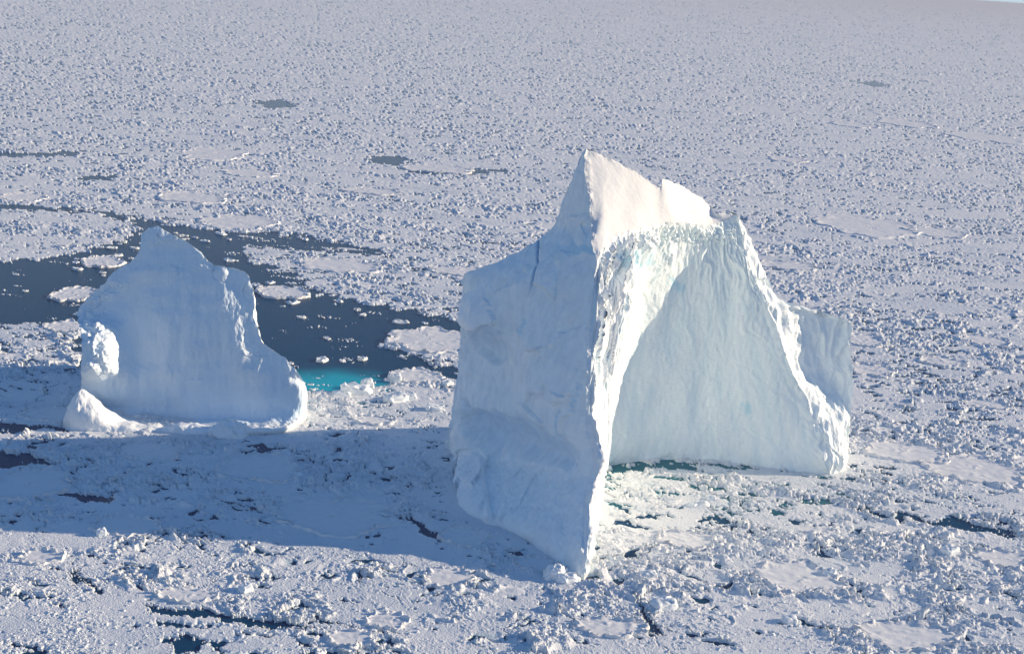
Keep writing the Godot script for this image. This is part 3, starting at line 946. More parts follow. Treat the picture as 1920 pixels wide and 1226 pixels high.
func back_wall() -> Array:
	return [
		[Vector3(-14.9, -1.0, -329.0), Vector3(-14.0, 7.6, -324.5), Vector3(-13.3, 14.3, -323.5), Vector3(-12.6, 22.3, -322.5), Vector3(-12.5, 29.3, -322.0), Vector3(-12.3, 36.3, -321.0), Vector3(-12.5, 41.7, -321.0), Vector3(-12.2, 48.0, -320.0), Vector3(-4.9, 52.0, -317.0), Vector3(3.6, 57.6, -316.0), Vector3(8.0, 62.1, -314.5), Vector3(9.9, 69.3, -312.5), Vector3(11.6, 74.9, -310.5), Vector3(13.6, 81.4, -308.5), Vector3(17.9, 80.2, -310.0), Vector3(22.4, 78.2, -312.0), Vector3(27.8, 75.3, -315.0), Vector3(32.2, 72.6, -318.0), Vector3(33.3, 74.4, -319.0), Vector3(38.7, 71.8, -327.0), Vector3(43.9, 68.7, -333.0), Vector3(47.1, 66.1, -337.0), Vector3(48.8, 64.7, -334.5), Vector3(51.4, 64.8, -336.2), Vector3(53.9, 64.4, -336.6), Vector3(58.9, 57.5, -339.0), Vector3(61.7, 52.2, -340.0), Vector3(64.7, 47.2, -340.0), Vector3(68.4, 42.6, -340.0), Vector3(86.3, 38.2, -341.0), Vector3(87.4, 31.5, -340.0), Vector3(88.9, 24.7, -339.0), Vector3(89.3, 18.6, -338.0), Vector3(89.5, 12.4, -337.0), Vector3(89.5, 6.8, -336.0), Vector3(89.4, 2.5, -335.0), Vector3(89.6, -1.0, -335.7)],
		[Vector3(-14.9, -1.0, -329.0), Vector3(-12.6, 4.7, -326.1), Vector3(-10.6, 9.2, -326.5), Vector3(-8.5, 14.6, -327.1), Vector3(-7.1, 19.3, -326.6), Vector3(-5.6, 24.0, -325.6), Vector3(-4.8, 27.6, -325.6), Vector3(-4.5, 31.9, -324.6), Vector3(1.6, 34.5, -321.6), Vector3(8.7, 38.2, -320.6), Vector3(12.3, 41.3, -319.1), Vector3(13.9, 46.1, -317.1), Vector3(15.3, 49.9, -321.5), Vector3(16.9, 54.2, -319.5), Vector3(20.5, 53.4, -321.0), Vector3(24.3, 52.0, -323.0), Vector3(28.8, 50.1, -326.0), Vector3(32.5, 48.3, -329.0), Vector3(33.5, 49.5, -330.0), Vector3(38.4, 47.8, -338.0), Vector3(43.3, 45.7, -344.0), Vector3(46.4, 44.0, -348.0), Vector3(48.0, 43.0, -345.5), Vector3(50.4, 43.1, -347.2), Vector3(52.8, 42.8, -347.6), Vector3(57.5, 38.2, -350.0), Vector3(60.1, 34.7, -350.8), Vector3(63.0, 31.3, -349.7), Vector3(66.4, 28.2, -348.8), Vector3(83.6, 25.2, -348.9), Vector3(85.1, 20.8, -346.5), Vector3(87.0, 16.2, -344.1), Vector3(87.9, 12.1, -341.8), Vector3(88.6, 7.9, -339.6), Vector3(88.9, 4.3, -337.4), Vector3(89.2, 1.3, -335.5), Vector3(89.6, -1.0, -335.7)],
		[Vector3(-14.9, -1.0, -329.0), Vector3(-11.2, 1.9, -327.2), Vector3(-7.9, 4.2, -328.6), Vector3(-4.4, 6.9, -330.4), Vector3(-1.7, 9.3, -329.9), Vector3(1.0, 11.7, -328.9), Vector3(2.9, 13.5, -328.9), Vector3(3.1, 15.7, -327.9), Vector3(8.0, 17.0, -324.9), Vector3(13.7, 18.9, -323.9), Vector3(16.6, 20.5, -322.4), Vector3(17.8, 22.9, -320.4), Vector3(19.0, 24.8, -329.5), Vector3(20.3, 27.0, -327.5), Vector3(23.2, 26.6, -329.0), Vector3(26.2, 25.9, -331.0), Vector3(29.9, 24.9, -334.0), Vector3(32.8, 24.0, -337.0), Vector3(33.6, 24.6, -338.0), Vector3(38.2, 23.7, -346.0), Vector3(42.7, 22.7, -352.0), Vector3(45.6, 21.8, -356.0), Vector3(47.1, 21.3, -353.5), Vector3(49.4, 21.4, -355.2), Vector3(51.6, 21.2, -355.6), Vector3(56.1, 18.9, -358.0), Vector3(58.5, 17.1, -358.6), Vector3(61.2, 15.4, -356.8), Vector3(64.4, 13.8, -355.2), Vector3(80.8, 12.3, -354.6), Vector3(82.7, 10.1, -351.2), Vector3(85.1, 7.8, -347.8), Vector3(86.5, 5.7, -344.6), Vector3(87.6, 3.5, -341.4), Vector3(88.4, 1.7, -338.4), Vector3(89.0, 0.2, -335.9), Vector3(89.6, -1.0, -335.7)],
		[Vector3(-14.9, -1.0, -329.0), Vector3(-9.7, -1.0, -327.9), Vector3(-5.2, -1.0, -329.9), Vector3(-0.2, -1.0, -332.5), Vector3(3.9, -1.0, -332.0), Vector3(7.9, -1.0, -331.0), Vector3(10.8, -1.0, -331.0), Vector3(10.9, -1.0, -330.0), Vector3(14.6, -1.0, -327.0), Vector3(18.8, -1.0, -326.0), Vector3(21.0, -1.0, -324.5), Vector3(21.9, -1.0, -322.5), Vector3(22.8, -1.0, -334.5), Vector3(23.8, -1.0, -332.5), Vector3(25.9, -1.0, -334.0), Vector3(28.2, -1.0, -336.0), Vector3(30.9, -1.0, -339.0), Vector3(33.1, -1.0, -342.0), Vector3(33.7, -1.0, -343.0), Vector3(37.9, -1.0, -351.0), Vector3(42.1, -1.0, -357.0), Vector3(44.8, -1.0, -361.0), Vector3(46.2, -1.0, -358.5), Vector3(48.4, -1.0, -360.2), Vector3(50.4, -1.0, -360.6), Vector3(54.6, -1.0, -363.0), Vector3(56.9, -1.0, -363.5), Vector3(59.4, -1.0, -361.2), Vector3(62.4, -1.0, -359.2), Vector3(77.9, -1.0, -358.2), Vector3(80.3, -1.0, -354.2), Vector3(83.2, -1.0, -350.1), Vector3(85.0, -1.0, -346.4), Vector3(86.6, -1.0, -342.6), Vector3(87.9, -1.0, -339.1), Vector3(88.8, -1.0, -336.1), Vector3(89.6, -1.0, -335.7)],
	]

func small_front() -> Array:
	return [
		[Vector3(-95.9, 47.9, -352.0), Vector3(-95.8, 47.9, -352.0), Vector3(-95.7, 47.9, -352.0), Vector3(-95.6, 47.9, -352.0), Vector3(-95.5, 47.9, -352.0), Vector3(-95.4, 48.0, -352.0), Vector3(-95.3, 48.0, -352.0), Vector3(-95.3, 48.0, -352.0), Vector3(-95.2, 48.0, -352.0)],
		[Vector3(-98.7, 46.5, -351.0), Vector3(-98.0, 46.5, -351.0), Vector3(-97.1, 46.6, -351.0), Vector3(-96.2, 46.7, -351.0), Vector3(-95.3, 46.7, -351.0), Vector3(-94.4, 46.8, -351.0), Vector3(-93.5, 46.8, -351.0), Vector3(-92.9, 46.9, -351.0), Vector3(-92.4, 46.9, -351.0)],
		[Vector3(-99.0, 44.1, -350.0), Vector3(-97.6, 44.2, -350.0), Vector3(-95.9, 44.3, -350.0), Vector3(-94.2, 44.4, -350.0), Vector3(-92.6, 44.5, -350.0), Vector3(-90.9, 44.7, -350.0), Vector3(-89.2, 44.8, -350.0), Vector3(-88.0, 44.9, -350.0), Vector3(-87.1, 44.9, -350.0)],
		[Vector3(-99.2, 41.1, -349.0), Vector3(-97.2, 41.3, -349.0), Vector3(-94.9, 41.4, -349.0), Vector3(-92.6, 41.6, -349.0), Vector3(-90.3, 41.8, -349.0), Vector3(-88.0, 41.9, -349.0), Vector3(-85.7, 42.1, -349.0), Vector3(-84.1, 42.2, -349.0), Vector3(-82.7, 42.3, -349.0)],
		[Vector3(-101.8, 38.4, -347.5), Vector3(-99.2, 38.6, -347.5), Vector3(-96.0, 38.8, -347.5), Vector3(-92.9, 39.0, -347.5), Vector3(-89.8, 39.2, -347.5), Vector3(-86.7, 39.5, -347.5), Vector3(-83.6, 39.7, -347.5), Vector3(-81.3, 39.9, -347.5), Vector3(-79.6, 40.0, -347.5)],
		[Vector3(-104.9, 36.3, -346.0), Vector3(-100.8, 36.6, -346.0), Vector3(-96.0, 37.0, -346.0), Vector3(-91.2, 37.3, -346.0), Vector3(-86.4, 37.7, -346.0), Vector3(-81.6, 38.0, -345.9), Vector3(-76.7, 38.5, -345.4), Vector3(-73.4, 38.6, -346.0), Vector3(-70.7, 38.8, -346.0)],
		[Vector3(-107.1, 33.4, -345.0), Vector3(-102.6, 33.7, -345.1), Vector3(-97.4, 33.9, -346.1), Vector3(-91.9, 34.4, -345.6), Vector3(-86.4, 34.9, -345.0), Vector3(-81.0, 35.3, -344.9), Vector3(-75.5, 35.8, -344.4), Vector3(-71.8, 35.9, -345.0), Vector3(-68.8, 36.2, -345.0)],
		[Vector3(-110.2, 30.4, -344.5), Vector3(-105.0, 30.9, -344.3), Vector3(-99.3, 31.1, -345.1), Vector3(-93.2, 31.6, -344.6), Vector3(-87.2, 32.2, -344.0), Vector3(-81.2, 32.7, -343.9), Vector3(-75.2, 33.2, -343.4), Vector3(-71.1, 33.3, -344.2), Vector3(-67.8, 33.5, -344.5)],
		[Vector3(-112.9, 27.6, -343.5), Vector3(-107.3, 28.1, -343.3), Vector3(-101.2, 28.3, -344.1), Vector3(-94.7, 28.9, -343.6), Vector3(-88.2, 29.5, -343.0), Vector3(-81.8, 30.0, -342.9), Vector3(-75.3, 30.6, -342.4), Vector3(-71.0, 30.7, -343.2), Vector3(-67.4, 30.9, -343.5)],
		[Vector3(-113.4, 24.7, -342.5), Vector3(-107.8, 25.1, -342.3), Vector3(-101.6, 25.4, -343.1), Vector3(-95.1, 26.0, -342.6), Vector3(-88.5, 26.6, -342.0), Vector3(-82.1, 27.1, -341.9), Vector3(-75.6, 27.7, -341.4), Vector3(-71.2, 27.8, -342.2), Vector3(-67.6, 28.0, -342.5)],
		[Vector3(-110.4, 23.7, -334.5), Vector3(-105.3, 23.7, -335.8), Vector3(-100.7, 22.4, -342.1), Vector3(-94.0, 23.0, -341.6), Vector3(-87.3, 23.6, -341.0), Vector3(-80.7, 24.1, -340.9), Vector3(-74.1, 24.7, -340.4), Vector3(-69.6, 24.8, -341.2), Vector3(-65.9, 25.0, -341.5)],
		[Vector3(-108.5, 21.4, -330.2), Vector3(-103.4, 21.5, -331.5), Vector3(-99.8, 19.0, -341.3), Vector3(-93.1, 19.7, -340.8), Vector3(-86.4, 20.3, -340.2), Vector3(-79.8, 20.8, -340.1), Vector3(-73.1, 21.4, -339.6), Vector3(-68.5, 21.5, -340.4), Vector3(-64.8, 21.7, -340.7)],
		[Vector3(-108.1, 19.0, -329.0), Vector3(-102.6, 19.0, -330.3), Vector3(-98.6, 16.4, -340.6), Vector3(-91.3, 17.1, -340.1), Vector3(-84.1, 17.8, -339.5), Vector3(-76.9, 18.3, -339.4), Vector3(-69.7, 19.0, -338.9), Vector3(-64.8, 19.1, -339.7), Vector3(-60.8, 19.3, -340.0)],
		[Vector3(-108.4, 16.2, -328.8), Vector3(-102.4, 16.3, -330.1), Vector3(-97.7, 13.8, -339.9), Vector3(-89.9, 14.5, -339.4), Vector3(-82.1, 15.2, -338.8), Vector3(-74.5, 15.8, -338.7), Vector3(-66.7, 16.5, -338.2), Vector3(-61.4, 16.7, -339.0), Vector3(-57.1, 16.9, -339.3)],
		[Vector3(-108.3, 13.3, -329.2), Vector3(-102.2, 13.2, -330.9), Vector3(-96.5, 11.4, -338.2), Vector3(-88.6, 12.0, -338.2), Vector3(-80.7, 12.6, -338.2), Vector3(-72.8, 13.2, -338.1), Vector3(-64.8, 13.9, -337.6), Vector3(-59.3, 14.1, -338.4), Vector3(-54.8, 14.3, -338.7)],
		[Vector3(-109.7, 8.8, -333.3), Vector3(-103.1, 8.9, -334.5), Vector3(-95.9, 8.4, -337.8), Vector3(-87.7, 9.0, -337.8), Vector3(-79.5, 9.6, -337.8), Vector3(-71.3, 10.2, -337.8), Vector3(-63.2, 10.8, -337.9), Vector3(-55.2, 11.3, -338.0), Vector3(-53.2, 10.5, -341.3)],
		[Vector3(-110.3, 5.0, -334.8), Vector3(-103.7, 5.1, -336.0), Vector3(-95.9, 5.0, -337.8), Vector3(-87.7, 5.7, -337.8), Vector3(-79.4, 6.3, -337.8), Vector3(-71.1, 6.9, -337.8), Vector3(-62.9, 7.4, -337.9), Vector3(-54.8, 8.0, -338.0), Vector3(-52.8, 7.1, -341.3)],
		[Vector3(-111.5, 0.5, -338.7), Vector3(-104.3, 1.2, -338.4), Vector3(-96.0, 1.8, -338.2), Vector3(-87.7, 2.4, -338.2), Vector3(-79.4, 3.1, -338.2), Vector3(-71.1, 3.7, -338.2), Vector3(-62.9, 4.2, -338.3), Vector3(-54.8, 4.8, -338.4), Vector3(-52.8, 3.9, -341.7)],
		[Vector3(-111.3, -1.6, -338.0), Vector3(-106.2, -1.6, -336.0), Vector3(-100.6, -1.1, -335.0), Vector3(-91.7, -1.0, -337.0), Vector3(-83.3, -0.2, -337.0), Vector3(-73.4, 0.9, -336.8), Vector3(-63.7, 1.5, -337.0), Vector3(-56.1, 2.5, -336.5), Vector3(-52.8, 3.2, -341.0)],
		[Vector3(-110.1, 6.1, -328.0), Vector3(-107.5, 9.9, -327.0), Vector3(-103.2, 6.2, -327.5), Vector3(-97.4, 1.3, -329.0), Vector3(-84.0, 0.8, -329.0), Vector3(-71.7, 1.9, -329.0), Vector3(-63.9, 1.6, -331.0), Vector3(-56.2, 2.1, -332.5), Vector3(-52.9, 1.7, -341.0)],
		[Vector3(-111.2, 3.8, -324.5), Vector3(-108.0, 6.1, -323.0), Vector3(-103.0, 3.9, -323.5), Vector3(-96.8, 1.1, -325.0), Vector3(-83.4, 0.6, -326.5), Vector3(-71.0, 1.7, -326.0), Vector3(-63.4, 1.4, -328.5), Vector3(-56.5, 1.3, -331.0), Vector3(-52.9, 1.0, -341.0)],
		[Vector3(-111.9, -1.0, -325.1), Vector3(-108.1, -1.0, -323.0), Vector3(-101.4, -1.0, -323.2), Vector3(-94.9, -1.0, -324.1), Vector3(-81.7, -1.0, -325.3), Vector3(-71.1, -1.0, -326.3), Vector3(-63.6, -1.0, -329.9), Vector3(-57.4, -1.0, -333.3), Vector3(-53.6, -1.0, -344.9)],
	]

func small_back() -> Array:
	return [
		[Vector3(-111.2, 3.8, -324.5), Vector3(-110.1, 6.1, -328.0), Vector3(-111.3, -1.6, -338.0), Vector3(-111.5, 0.5, -338.7), Vector3(-110.3, 5.0, -334.8), Vector3(-109.7, 8.8, -333.3), Vector3(-108.3, 13.3, -329.2), Vector3(-108.4, 16.2, -328.8), Vector3(-108.1, 19.0, -329.0), Vector3(-108.5, 21.4, -330.2), Vector3(-110.4, 23.7, -334.5), Vector3(-113.4, 24.7, -342.5), Vector3(-112.9, 27.6, -343.5), Vector3(-110.2, 30.4, -344.5), Vector3(-107.1, 33.4, -345.0), Vector3(-104.9, 36.3, -346.0), Vector3(-101.8, 38.4, -347.5), Vector3(-99.2, 41.1, -349.0), Vector3(-99.0, 44.1, -350.0), Vector3(-98.7, 46.5, -351.0), Vector3(-95.9, 47.9, -352.0), Vector3(-95.2, 48.0, -352.0), Vector3(-92.4, 46.9, -351.0), Vector3(-87.1, 44.9, -350.0), Vector3(-82.7, 42.3, -349.0), Vector3(-79.6, 40.0, -347.5), Vector3(-70.7, 38.8, -346.0), Vector3(-68.8, 36.2, -345.0), Vector3(-67.8, 33.5, -344.5), Vector3(-67.4, 30.9, -343.5), Vector3(-67.6, 28.0, -342.5), Vector3(-65.9, 25.0, -341.5), Vector3(-64.8, 21.7, -340.7), Vector3(-60.8, 19.3, -340.0), Vector3(-57.1, 16.9, -339.3), Vector3(-54.8, 14.3, -338.7), Vector3(-53.2, 10.5, -341.3), Vector3(-52.8, 7.1, -341.3), Vector3(-52.8, 3.9, -341.7), Vector3(-52.8, 3.2, -341.0), Vector3(-52.9, 1.7, -341.0), Vector3(-52.9, 1.0, -341.0)],
		[Vector3(-110.8, 2.2, -327.1), Vector3(-109.5, 3.8, -331.6), Vector3(-111.3, -1.4, -338.8), Vector3(-111.5, 0.0, -339.8), Vector3(-109.8, 3.0, -337.9), Vector3(-108.8, 5.6, -338.2), Vector3(-107.0, 8.6, -336.1), Vector3(-106.9, 10.5, -337.1), Vector3(-106.4, 12.4, -338.5), Vector3(-106.5, 14.0, -340.8), Vector3(-108.0, 15.5, -346.2), Vector3(-110.6, 16.2, -354.6), Vector3(-109.8, 18.2, -357.0), Vector3(-107.2, 20.1, -359.3), Vector3(-104.2, 22.1, -360.0), Vector3(-102.3, 24.0, -361.0), Vector3(-99.6, 25.4, -362.5), Vector3(-97.3, 27.2, -364.0), Vector3(-97.2, 29.2, -365.0), Vector3(-96.9, 30.8, -366.0), Vector3(-94.5, 31.8, -367.0), Vector3(-93.9, 31.8, -367.0), Vector3(-91.4, 31.1, -366.0), Vector3(-86.8, 29.8, -365.0), Vector3(-83.0, 28.0, -364.0), Vector3(-80.3, 26.5, -362.5), Vector3(-72.6, 25.7, -361.0), Vector3(-70.9, 23.9, -360.0), Vector3(-70.1, 22.1, -359.5), Vector3(-69.5, 20.4, -358.5), Vector3(-69.5, 18.4, -356.1), Vector3(-67.8, 16.4, -353.8), Vector3(-66.6, 14.2, -351.5), Vector3(-62.6, 12.6, -349.7), Vector3(-59.0, 11.0, -347.9), Vector3(-56.5, 9.3, -346.1), Vector3(-54.5, 6.7, -346.9), Vector3(-53.7, 4.4, -345.4), Vector3(-53.3, 2.3, -344.3), Vector3(-53.2, 1.8, -343.3), Vector3(-53.1, 0.8, -342.6), Vector3(-53.0, 0.3, -342.3)],
		[Vector3(-110.4, 0.6, -329.1), Vector3(-108.9, 1.4, -334.5), Vector3(-111.3, -1.2, -339.5), Vector3(-111.4, -0.5, -340.6), Vector3(-109.3, 1.0, -340.4), Vector3(-107.9, 2.3, -342.0), Vector3(-105.8, 3.9, -341.6), Vector3(-105.4, 4.9, -343.6), Vector3(-104.6, 5.8, -346.1), Vector3(-104.5, 6.6, -349.3), Vector3(-105.6, 7.4, -355.5), Vector3(-107.9, 7.7, -364.3), Vector3(-106.8, 8.7, -367.7), Vector3(-104.1, 9.7, -371.0), Vector3(-101.3, 10.7, -371.9), Vector3(-99.6, 11.7, -372.9), Vector3(-97.4, 12.4, -374.4), Vector3(-95.4, 13.3, -375.9), Vector3(-95.3, 14.3, -376.9), Vector3(-95.1, 15.1, -377.9), Vector3(-93.0, 15.6, -378.9), Vector3(-92.5, 15.7, -378.9), Vector3(-90.5, 15.3, -377.9), Vector3(-86.5, 14.6, -376.9), Vector3(-83.3, 13.7, -375.9), Vector3(-81.0, 12.9, -374.4), Vector3(-74.5, 12.5, -372.9), Vector3(-73.1, 11.6, -371.9), Vector3(-72.3, 10.7, -371.4), Vector3(-71.7, 9.8, -370.4), Vector3(-71.4, 8.8, -367.0), Vector3(-69.7, 7.9, -363.6), Vector3(-68.3, 6.7, -360.1), Vector3(-64.5, 5.9, -357.4), Vector3(-60.8, 5.1, -354.7), Vector3(-58.3, 4.2, -352.0), Vector3(-55.8, 2.9, -351.4), Vector3(-54.6, 1.8, -348.6), Vector3(-53.8, 0.7, -346.4), Vector3(-53.6, 0.4, -345.1), Vector3(-53.3, -0.1, -343.9), Vector3(-53.1, -0.3, -343.3)],
		[Vector3(-110.0, -1.0, -330.7), Vector3(-108.3, -1.0, -336.8), Vector3(-111.3, -1.0, -340.0), Vector3(-111.3, -1.0, -341.3), Vector3(-108.8, -1.0, -342.2), Vector3(-107.1, -1.0, -345.0), Vector3(-104.6, -1.0, -345.8), Vector3(-103.8, -1.0, -348.7), Vector3(-102.9, -1.0, -351.9), Vector3(-102.4, -1.0, -355.8), Vector3(-103.2, -1.0, -362.5), Vector3(-105.0, -1.0, -371.6), Vector3(-103.6, -1.0, -375.9), Vector3(-101.0, -1.0, -380.0), Vector3(-98.3, -1.0, -381.0), Vector3(-96.9, -1.0, -382.0), Vector3(-95.1, -1.0, -383.5), Vector3(-93.5, -1.0, -385.0), Vector3(-93.4, -1.0, -386.0), Vector3(-93.2, -1.0, -387.0), Vector3(-91.5, -1.0, -388.0), Vector3(-91.1, -1.0, -388.0), Vector3(-89.4, -1.0, -387.0), Vector3(-86.2, -1.0, -386.0), Vector3(-83.6, -1.0, -385.0), Vector3(-81.7, -1.0, -383.5), Vector3(-76.4, -1.0, -382.0), Vector3(-75.3, -1.0, -381.0), Vector3(-74.7, -1.0, -380.5), Vector3(-73.9, -1.0, -379.5), Vector3(-73.4, -1.0, -375.3), Vector3(-71.6, -1.0, -371.0), Vector3(-70.1, -1.0, -366.6), Vector3(-66.4, -1.0, -363.3), Vector3(-62.8, -1.0, -359.9), Vector3(-60.0, -1.0, -356.5), Vector3(-57.2, -1.0, -354.8), Vector3(-55.6, -1.0, -351.1), Vector3(-54.3, -1.0, -347.9), Vector3(-54.0, -1.0, -346.5), Vector3(-53.6, -1.0, -344.9), Vector3(-53.2, -1.0, -344.1)],
	]

func crack_line() -> Array:
	return [Vector2(4.6, 60.6), Vector2(4.8, 58.5), Vector2(4.5, 56.0), Vector2(4.8, 54.2), Vector2(4.4, 52.3), Vector2(3.8, 49.8), Vector2(3.3, 47.3), Vector2(2.8, 44.1)]

func blue_band_line() -> Array:
	return [Vector2(8.2, 57.5), Vector2(11.2, 59.5), Vector2(13.9, 60.3), Vector2(16.7, 61.1)]

func wall_facets() -> Array:
	return [
		[Vector2(-12.5, 42.9), Vector2(-9.6, 45.8), Vector2(-7.1, 46.2), Vector2(-3.4, 39.3), Vector2(-9.0, 36.0), Vector2(-11.9, 36.6)],
		[Vector2(-11.3, 35.6), Vector2(-3.6, 38.9), Vector2(0.1, 33.5), Vector2(-1.2, 28.3), Vector2(-6.6, 28.1), Vector2(-10.6, 31.9)],
		[Vector2(-12.1, 17.5), Vector2(-8.5, 16.8), Vector2(3.8, 21.2), Vector2(13.4, 22.1), Vector2(18.1, 19.1), Vector2(16.8, 14.0), Vector2(7.2, 8.4), Vector2(-2.1, 4.4), Vector2(-7.2, 5.5), Vector2(-11.1, 8.6)],
		[Vector2(-14.2, 4.2), Vector2(-11.9, 9.9), Vector2(-9.7, 8.4), Vector2(-6.8, 3.9), Vector2(-3.3, 3.1), Vector2(1.7, -0.9), Vector2(5.0, -0.7), Vector2(-8.2, -1.5), Vector2(-11.1, 0.9)],
		[Vector2(6.4, 36.8), Vector2(11.8, 43.0), Vector2(15.2, 43.1), Vector2(16.2, 31.7), Vector2(11.8, 27.6), Vector2(4.7, 26.4)],
	]

func vein_lines() -> Array:
	return [
		[Vector2(15.7, 33.1), Vector2(14.8, 30.3), Vector2(14.3, 27.3)],
		[Vector2(11.9, 26.4), Vector2(11.2, 22.3), Vector2(11.9, 20.1)],
		[Vector2(2.9, 42.3), Vector2(2.3, 38.9)],
	]

func bowl_vein_lines() -> Array:
	return [
		[Vector2(27.8, 58.1), Vector2(28.9, 54.8)],
		[Vector2(31.4, 55.6), Vector2(32.1, 53.5)],
		[Vector2(38.7, 48.0), Vector2(41.6, 45.1)],
		[Vector2(23.1, 58.4), Vector2(25.2, 57.6)],
		[Vector2(61.4, 15.2), Vector2(61.8, 13.8)],
	]

func water_openings() -> Array:
	return [
		[Vector2(-251.1, -609.7), Vector2(-208.4, -612.9), Vector2(-184.6, -611.2), Vector2(-167.3, -597.5), Vector2(-150.9, -589.4), Vector2(-128.5, -583.9), Vector2(-106.4, -590.9), Vector2(-76.6, -580.9), Vector2(-50.1, -559.2), Vector2(-73.7, -559.9), Vector2(-95.6, -556.8), Vector2(-113.6, -557.2), Vector2(-114.9, -542.4), Vector2(-97.9, -522.2), Vector2(-82.9, -507.9), Vector2(-73.0, -484.2), Vector2(-54.2, -474.9), Vector2(-36.3, -469.0), Vector2(-17.1, -463.7), Vector2(-13.3, -443.6), Vector2(-39.4, -434.5), Vector2(-40.8, -419.7), Vector2(-27.4, -407.0), Vector2(-12.2, -401.4), Vector2(-9.8, -385.3), Vector2(-19.1, -394.0), Vector2(-34.1, -390.4), Vector2(-38.8, -378.5), Vector2(-49.3, -368.3), Vector2(-57.9, -369.8), Vector2(-71.0, -382.5), Vector2(-100.6, -375.4), Vector2(-123.7, -375.1), Vector2(-138.1, -418.5), Vector2(-151.8, -414.8), Vector2(-170.1, -409.7), Vector2(-204.5, -494.6), Vector2(-184.0, -504.4), Vector2(-174.5, -518.6), Vector2(-166.6, -540.6), Vector2(-161.6, -565.5), Vector2(-164.1, -579.3), Vector2(-175.2, -595.7), Vector2(-190.6, -603.2), Vector2(-210.1, -603.7), Vector2(-245.2, -595.0)],  # main_channel
		[Vector2(-134.4, -321.5), Vector2(-121.9, -324.2), Vector2(-112.0, -328.8), Vector2(-110.0, -321.8), Vector2(-119.2, -320.2), Vector2(-132.2, -316.2)],  # left_strip
		[Vector2(-309.5, -753.8), Vector2(-278.8, -768.0), Vector2(-258.2, -788.5), Vector2(-254.9, -769.1), Vector2(-274.0, -754.6), Vector2(-304.3, -740.9)],  # left_wisp
		[Vector2(-228.5, -697.5), Vector2(-223.9, -709.1), Vector2(-213.0, -706.7), Vector2(-214.4, -696.7), Vector2(-223.6, -690.6)],  # left_wisp_b
		[Vector2(-97.1, -847.2), Vector2(-78.3, -859.6), Vector2(-70.9, -846.0), Vector2(-77.7, -821.0), Vector2(-90.7, -821.4)],  # mid_pond
		[Vector2(-76.2, -805.8), Vector2(-56.8, -801.9), Vector2(-29.5, -828.8), Vector2(-6.7, -830.8), Vector2(-25.4, -808.3), Vector2(-56.0, -791.5)],  # mid_wisp
		[Vector2(-223.1, -1122.7), Vector2(-209.3, -1147.3), Vector2(-191.5, -1127.5), Vector2(-188.7, -1093.8), Vector2(-208.2, -1084.2)],  # far_pond
		[Vector2(448.4, -1894.7), Vector2(486.4, -1955.8), Vector2(492.8, -1896.9), Vector2(454.1, -1821.2)],  # far_dash
		[Vector2(-64.8, -231.8), Vector2(-57.0, -231.9), Vector2(-47.7, -230.5), Vector2(-38.5, -228.9), Vector2(-31.4, -227.8), Vector2(-35.4, -225.5), Vector2(-47.1, -227.6), Vector2(-57.3, -229.0), Vector2(-63.5, -230.0)],  # near_crack
		[Vector2(-56.9, -219.9), Vector2(-54.1, -222.0), Vector2(-51.2, -219.8), Vector2(-50.9, -215.7), Vector2(-54.6, -214.8)],  # near_pool
		[Vector2(-83.0, -245.2), Vector2(-78.9, -242.2), Vector2(-74.7, -236.5), Vector2(-75.5, -235.7), Vector2(-78.9, -240.1), Vector2(-82.6, -243.3)],  # crack_a
		[Vector2(83.9, -314.3), Vector2(89.8, -305.8), Vector2(104.6, -303.9), Vector2(121.3, -298.5), Vector2(120.4, -295.9), Vector2(102.4, -300.6), Vector2(87.6, -302.2)],  # crack_b
		[Vector2(27.8, -250.8), Vector2(30.6, -243.7), Vector2(32.7, -234.8), Vector2(31.4, -234.1), Vector2(29.1, -242.1)],  # crack_c
		[Vector2(-21.5, -285.7), Vector2(-16.9, -279.2), Vector2(-11.6, -273.1), Vector2(-12.5, -270.1), Vector2(-19.8, -278.4)],  # crack_d
		[Vector2(-124.7, -303.9), Vector2(-112.6, -305.7), Vector2(-105.3, -301.3), Vector2(-109.6, -294.1), Vector2(-121.5, -295.9)],  # shade_a
		[Vector2(-100.9, -283.1), Vector2(-92.7, -283.6), Vector2(-84.1, -283.0), Vector2(-84.5, -280.4), Vector2(-96.1, -279.5)],  # shade_b
		[Vector2(25.0, -322.6), Vector2(35.1, -328.5), Vector2(49.2, -332.9), Vector2(63.0, -332.5), Vector2(67.9, -328.8), Vector2(54.1, -327.2), Vector2(43.1, -326.6), Vector2(33.3, -322.8), Vector2(26.3, -316.9)],  # bowl_pool
	]

func loose_areas() -> Array:
	return [
		[Vector2(-122.9, -579.8), Vector2(-86.9, -586.9), Vector2(-46.8, -560.3), Vector2(-20.4, -527.8), Vector2(-16.9, -460.7), Vector2(-49.8, -470.6), Vector2(-79.3, -486.6), Vector2(-103.8, -520.3)],  # loose_mid
		[Vector2(-168.8, -414.8), Vector2(-139.2, -423.0), Vector2(-122.8, -372.6), Vector2(-150.4, -368.5)],  # loose_left
		[Vector2(137.1, -538.5), Vector2(168.4, -512.6), Vector2(168.9, -440.9), Vector2(152.1, -382.2), Vector2(105.8, -372.2), Vector2(110.1, -426.6)],  # loose_right
		[Vector2(24.4, -318.0), Vector2(61.7, -323.4), Vector2(88.9, -330.6), Vector2(89.8, -305.8), Vector2(114.2, -279.7), Vector2(93.5, -290.7), Vector2(69.7, -294.2), Vector2(23.2, -278.5)],  # loose_front
		[Vector2(-63.7, -227.2), Vector2(-31.4, -227.8), Vector2(-26.2, -218.5), Vector2(-54.6, -214.4)],  # loose_bottom
	]

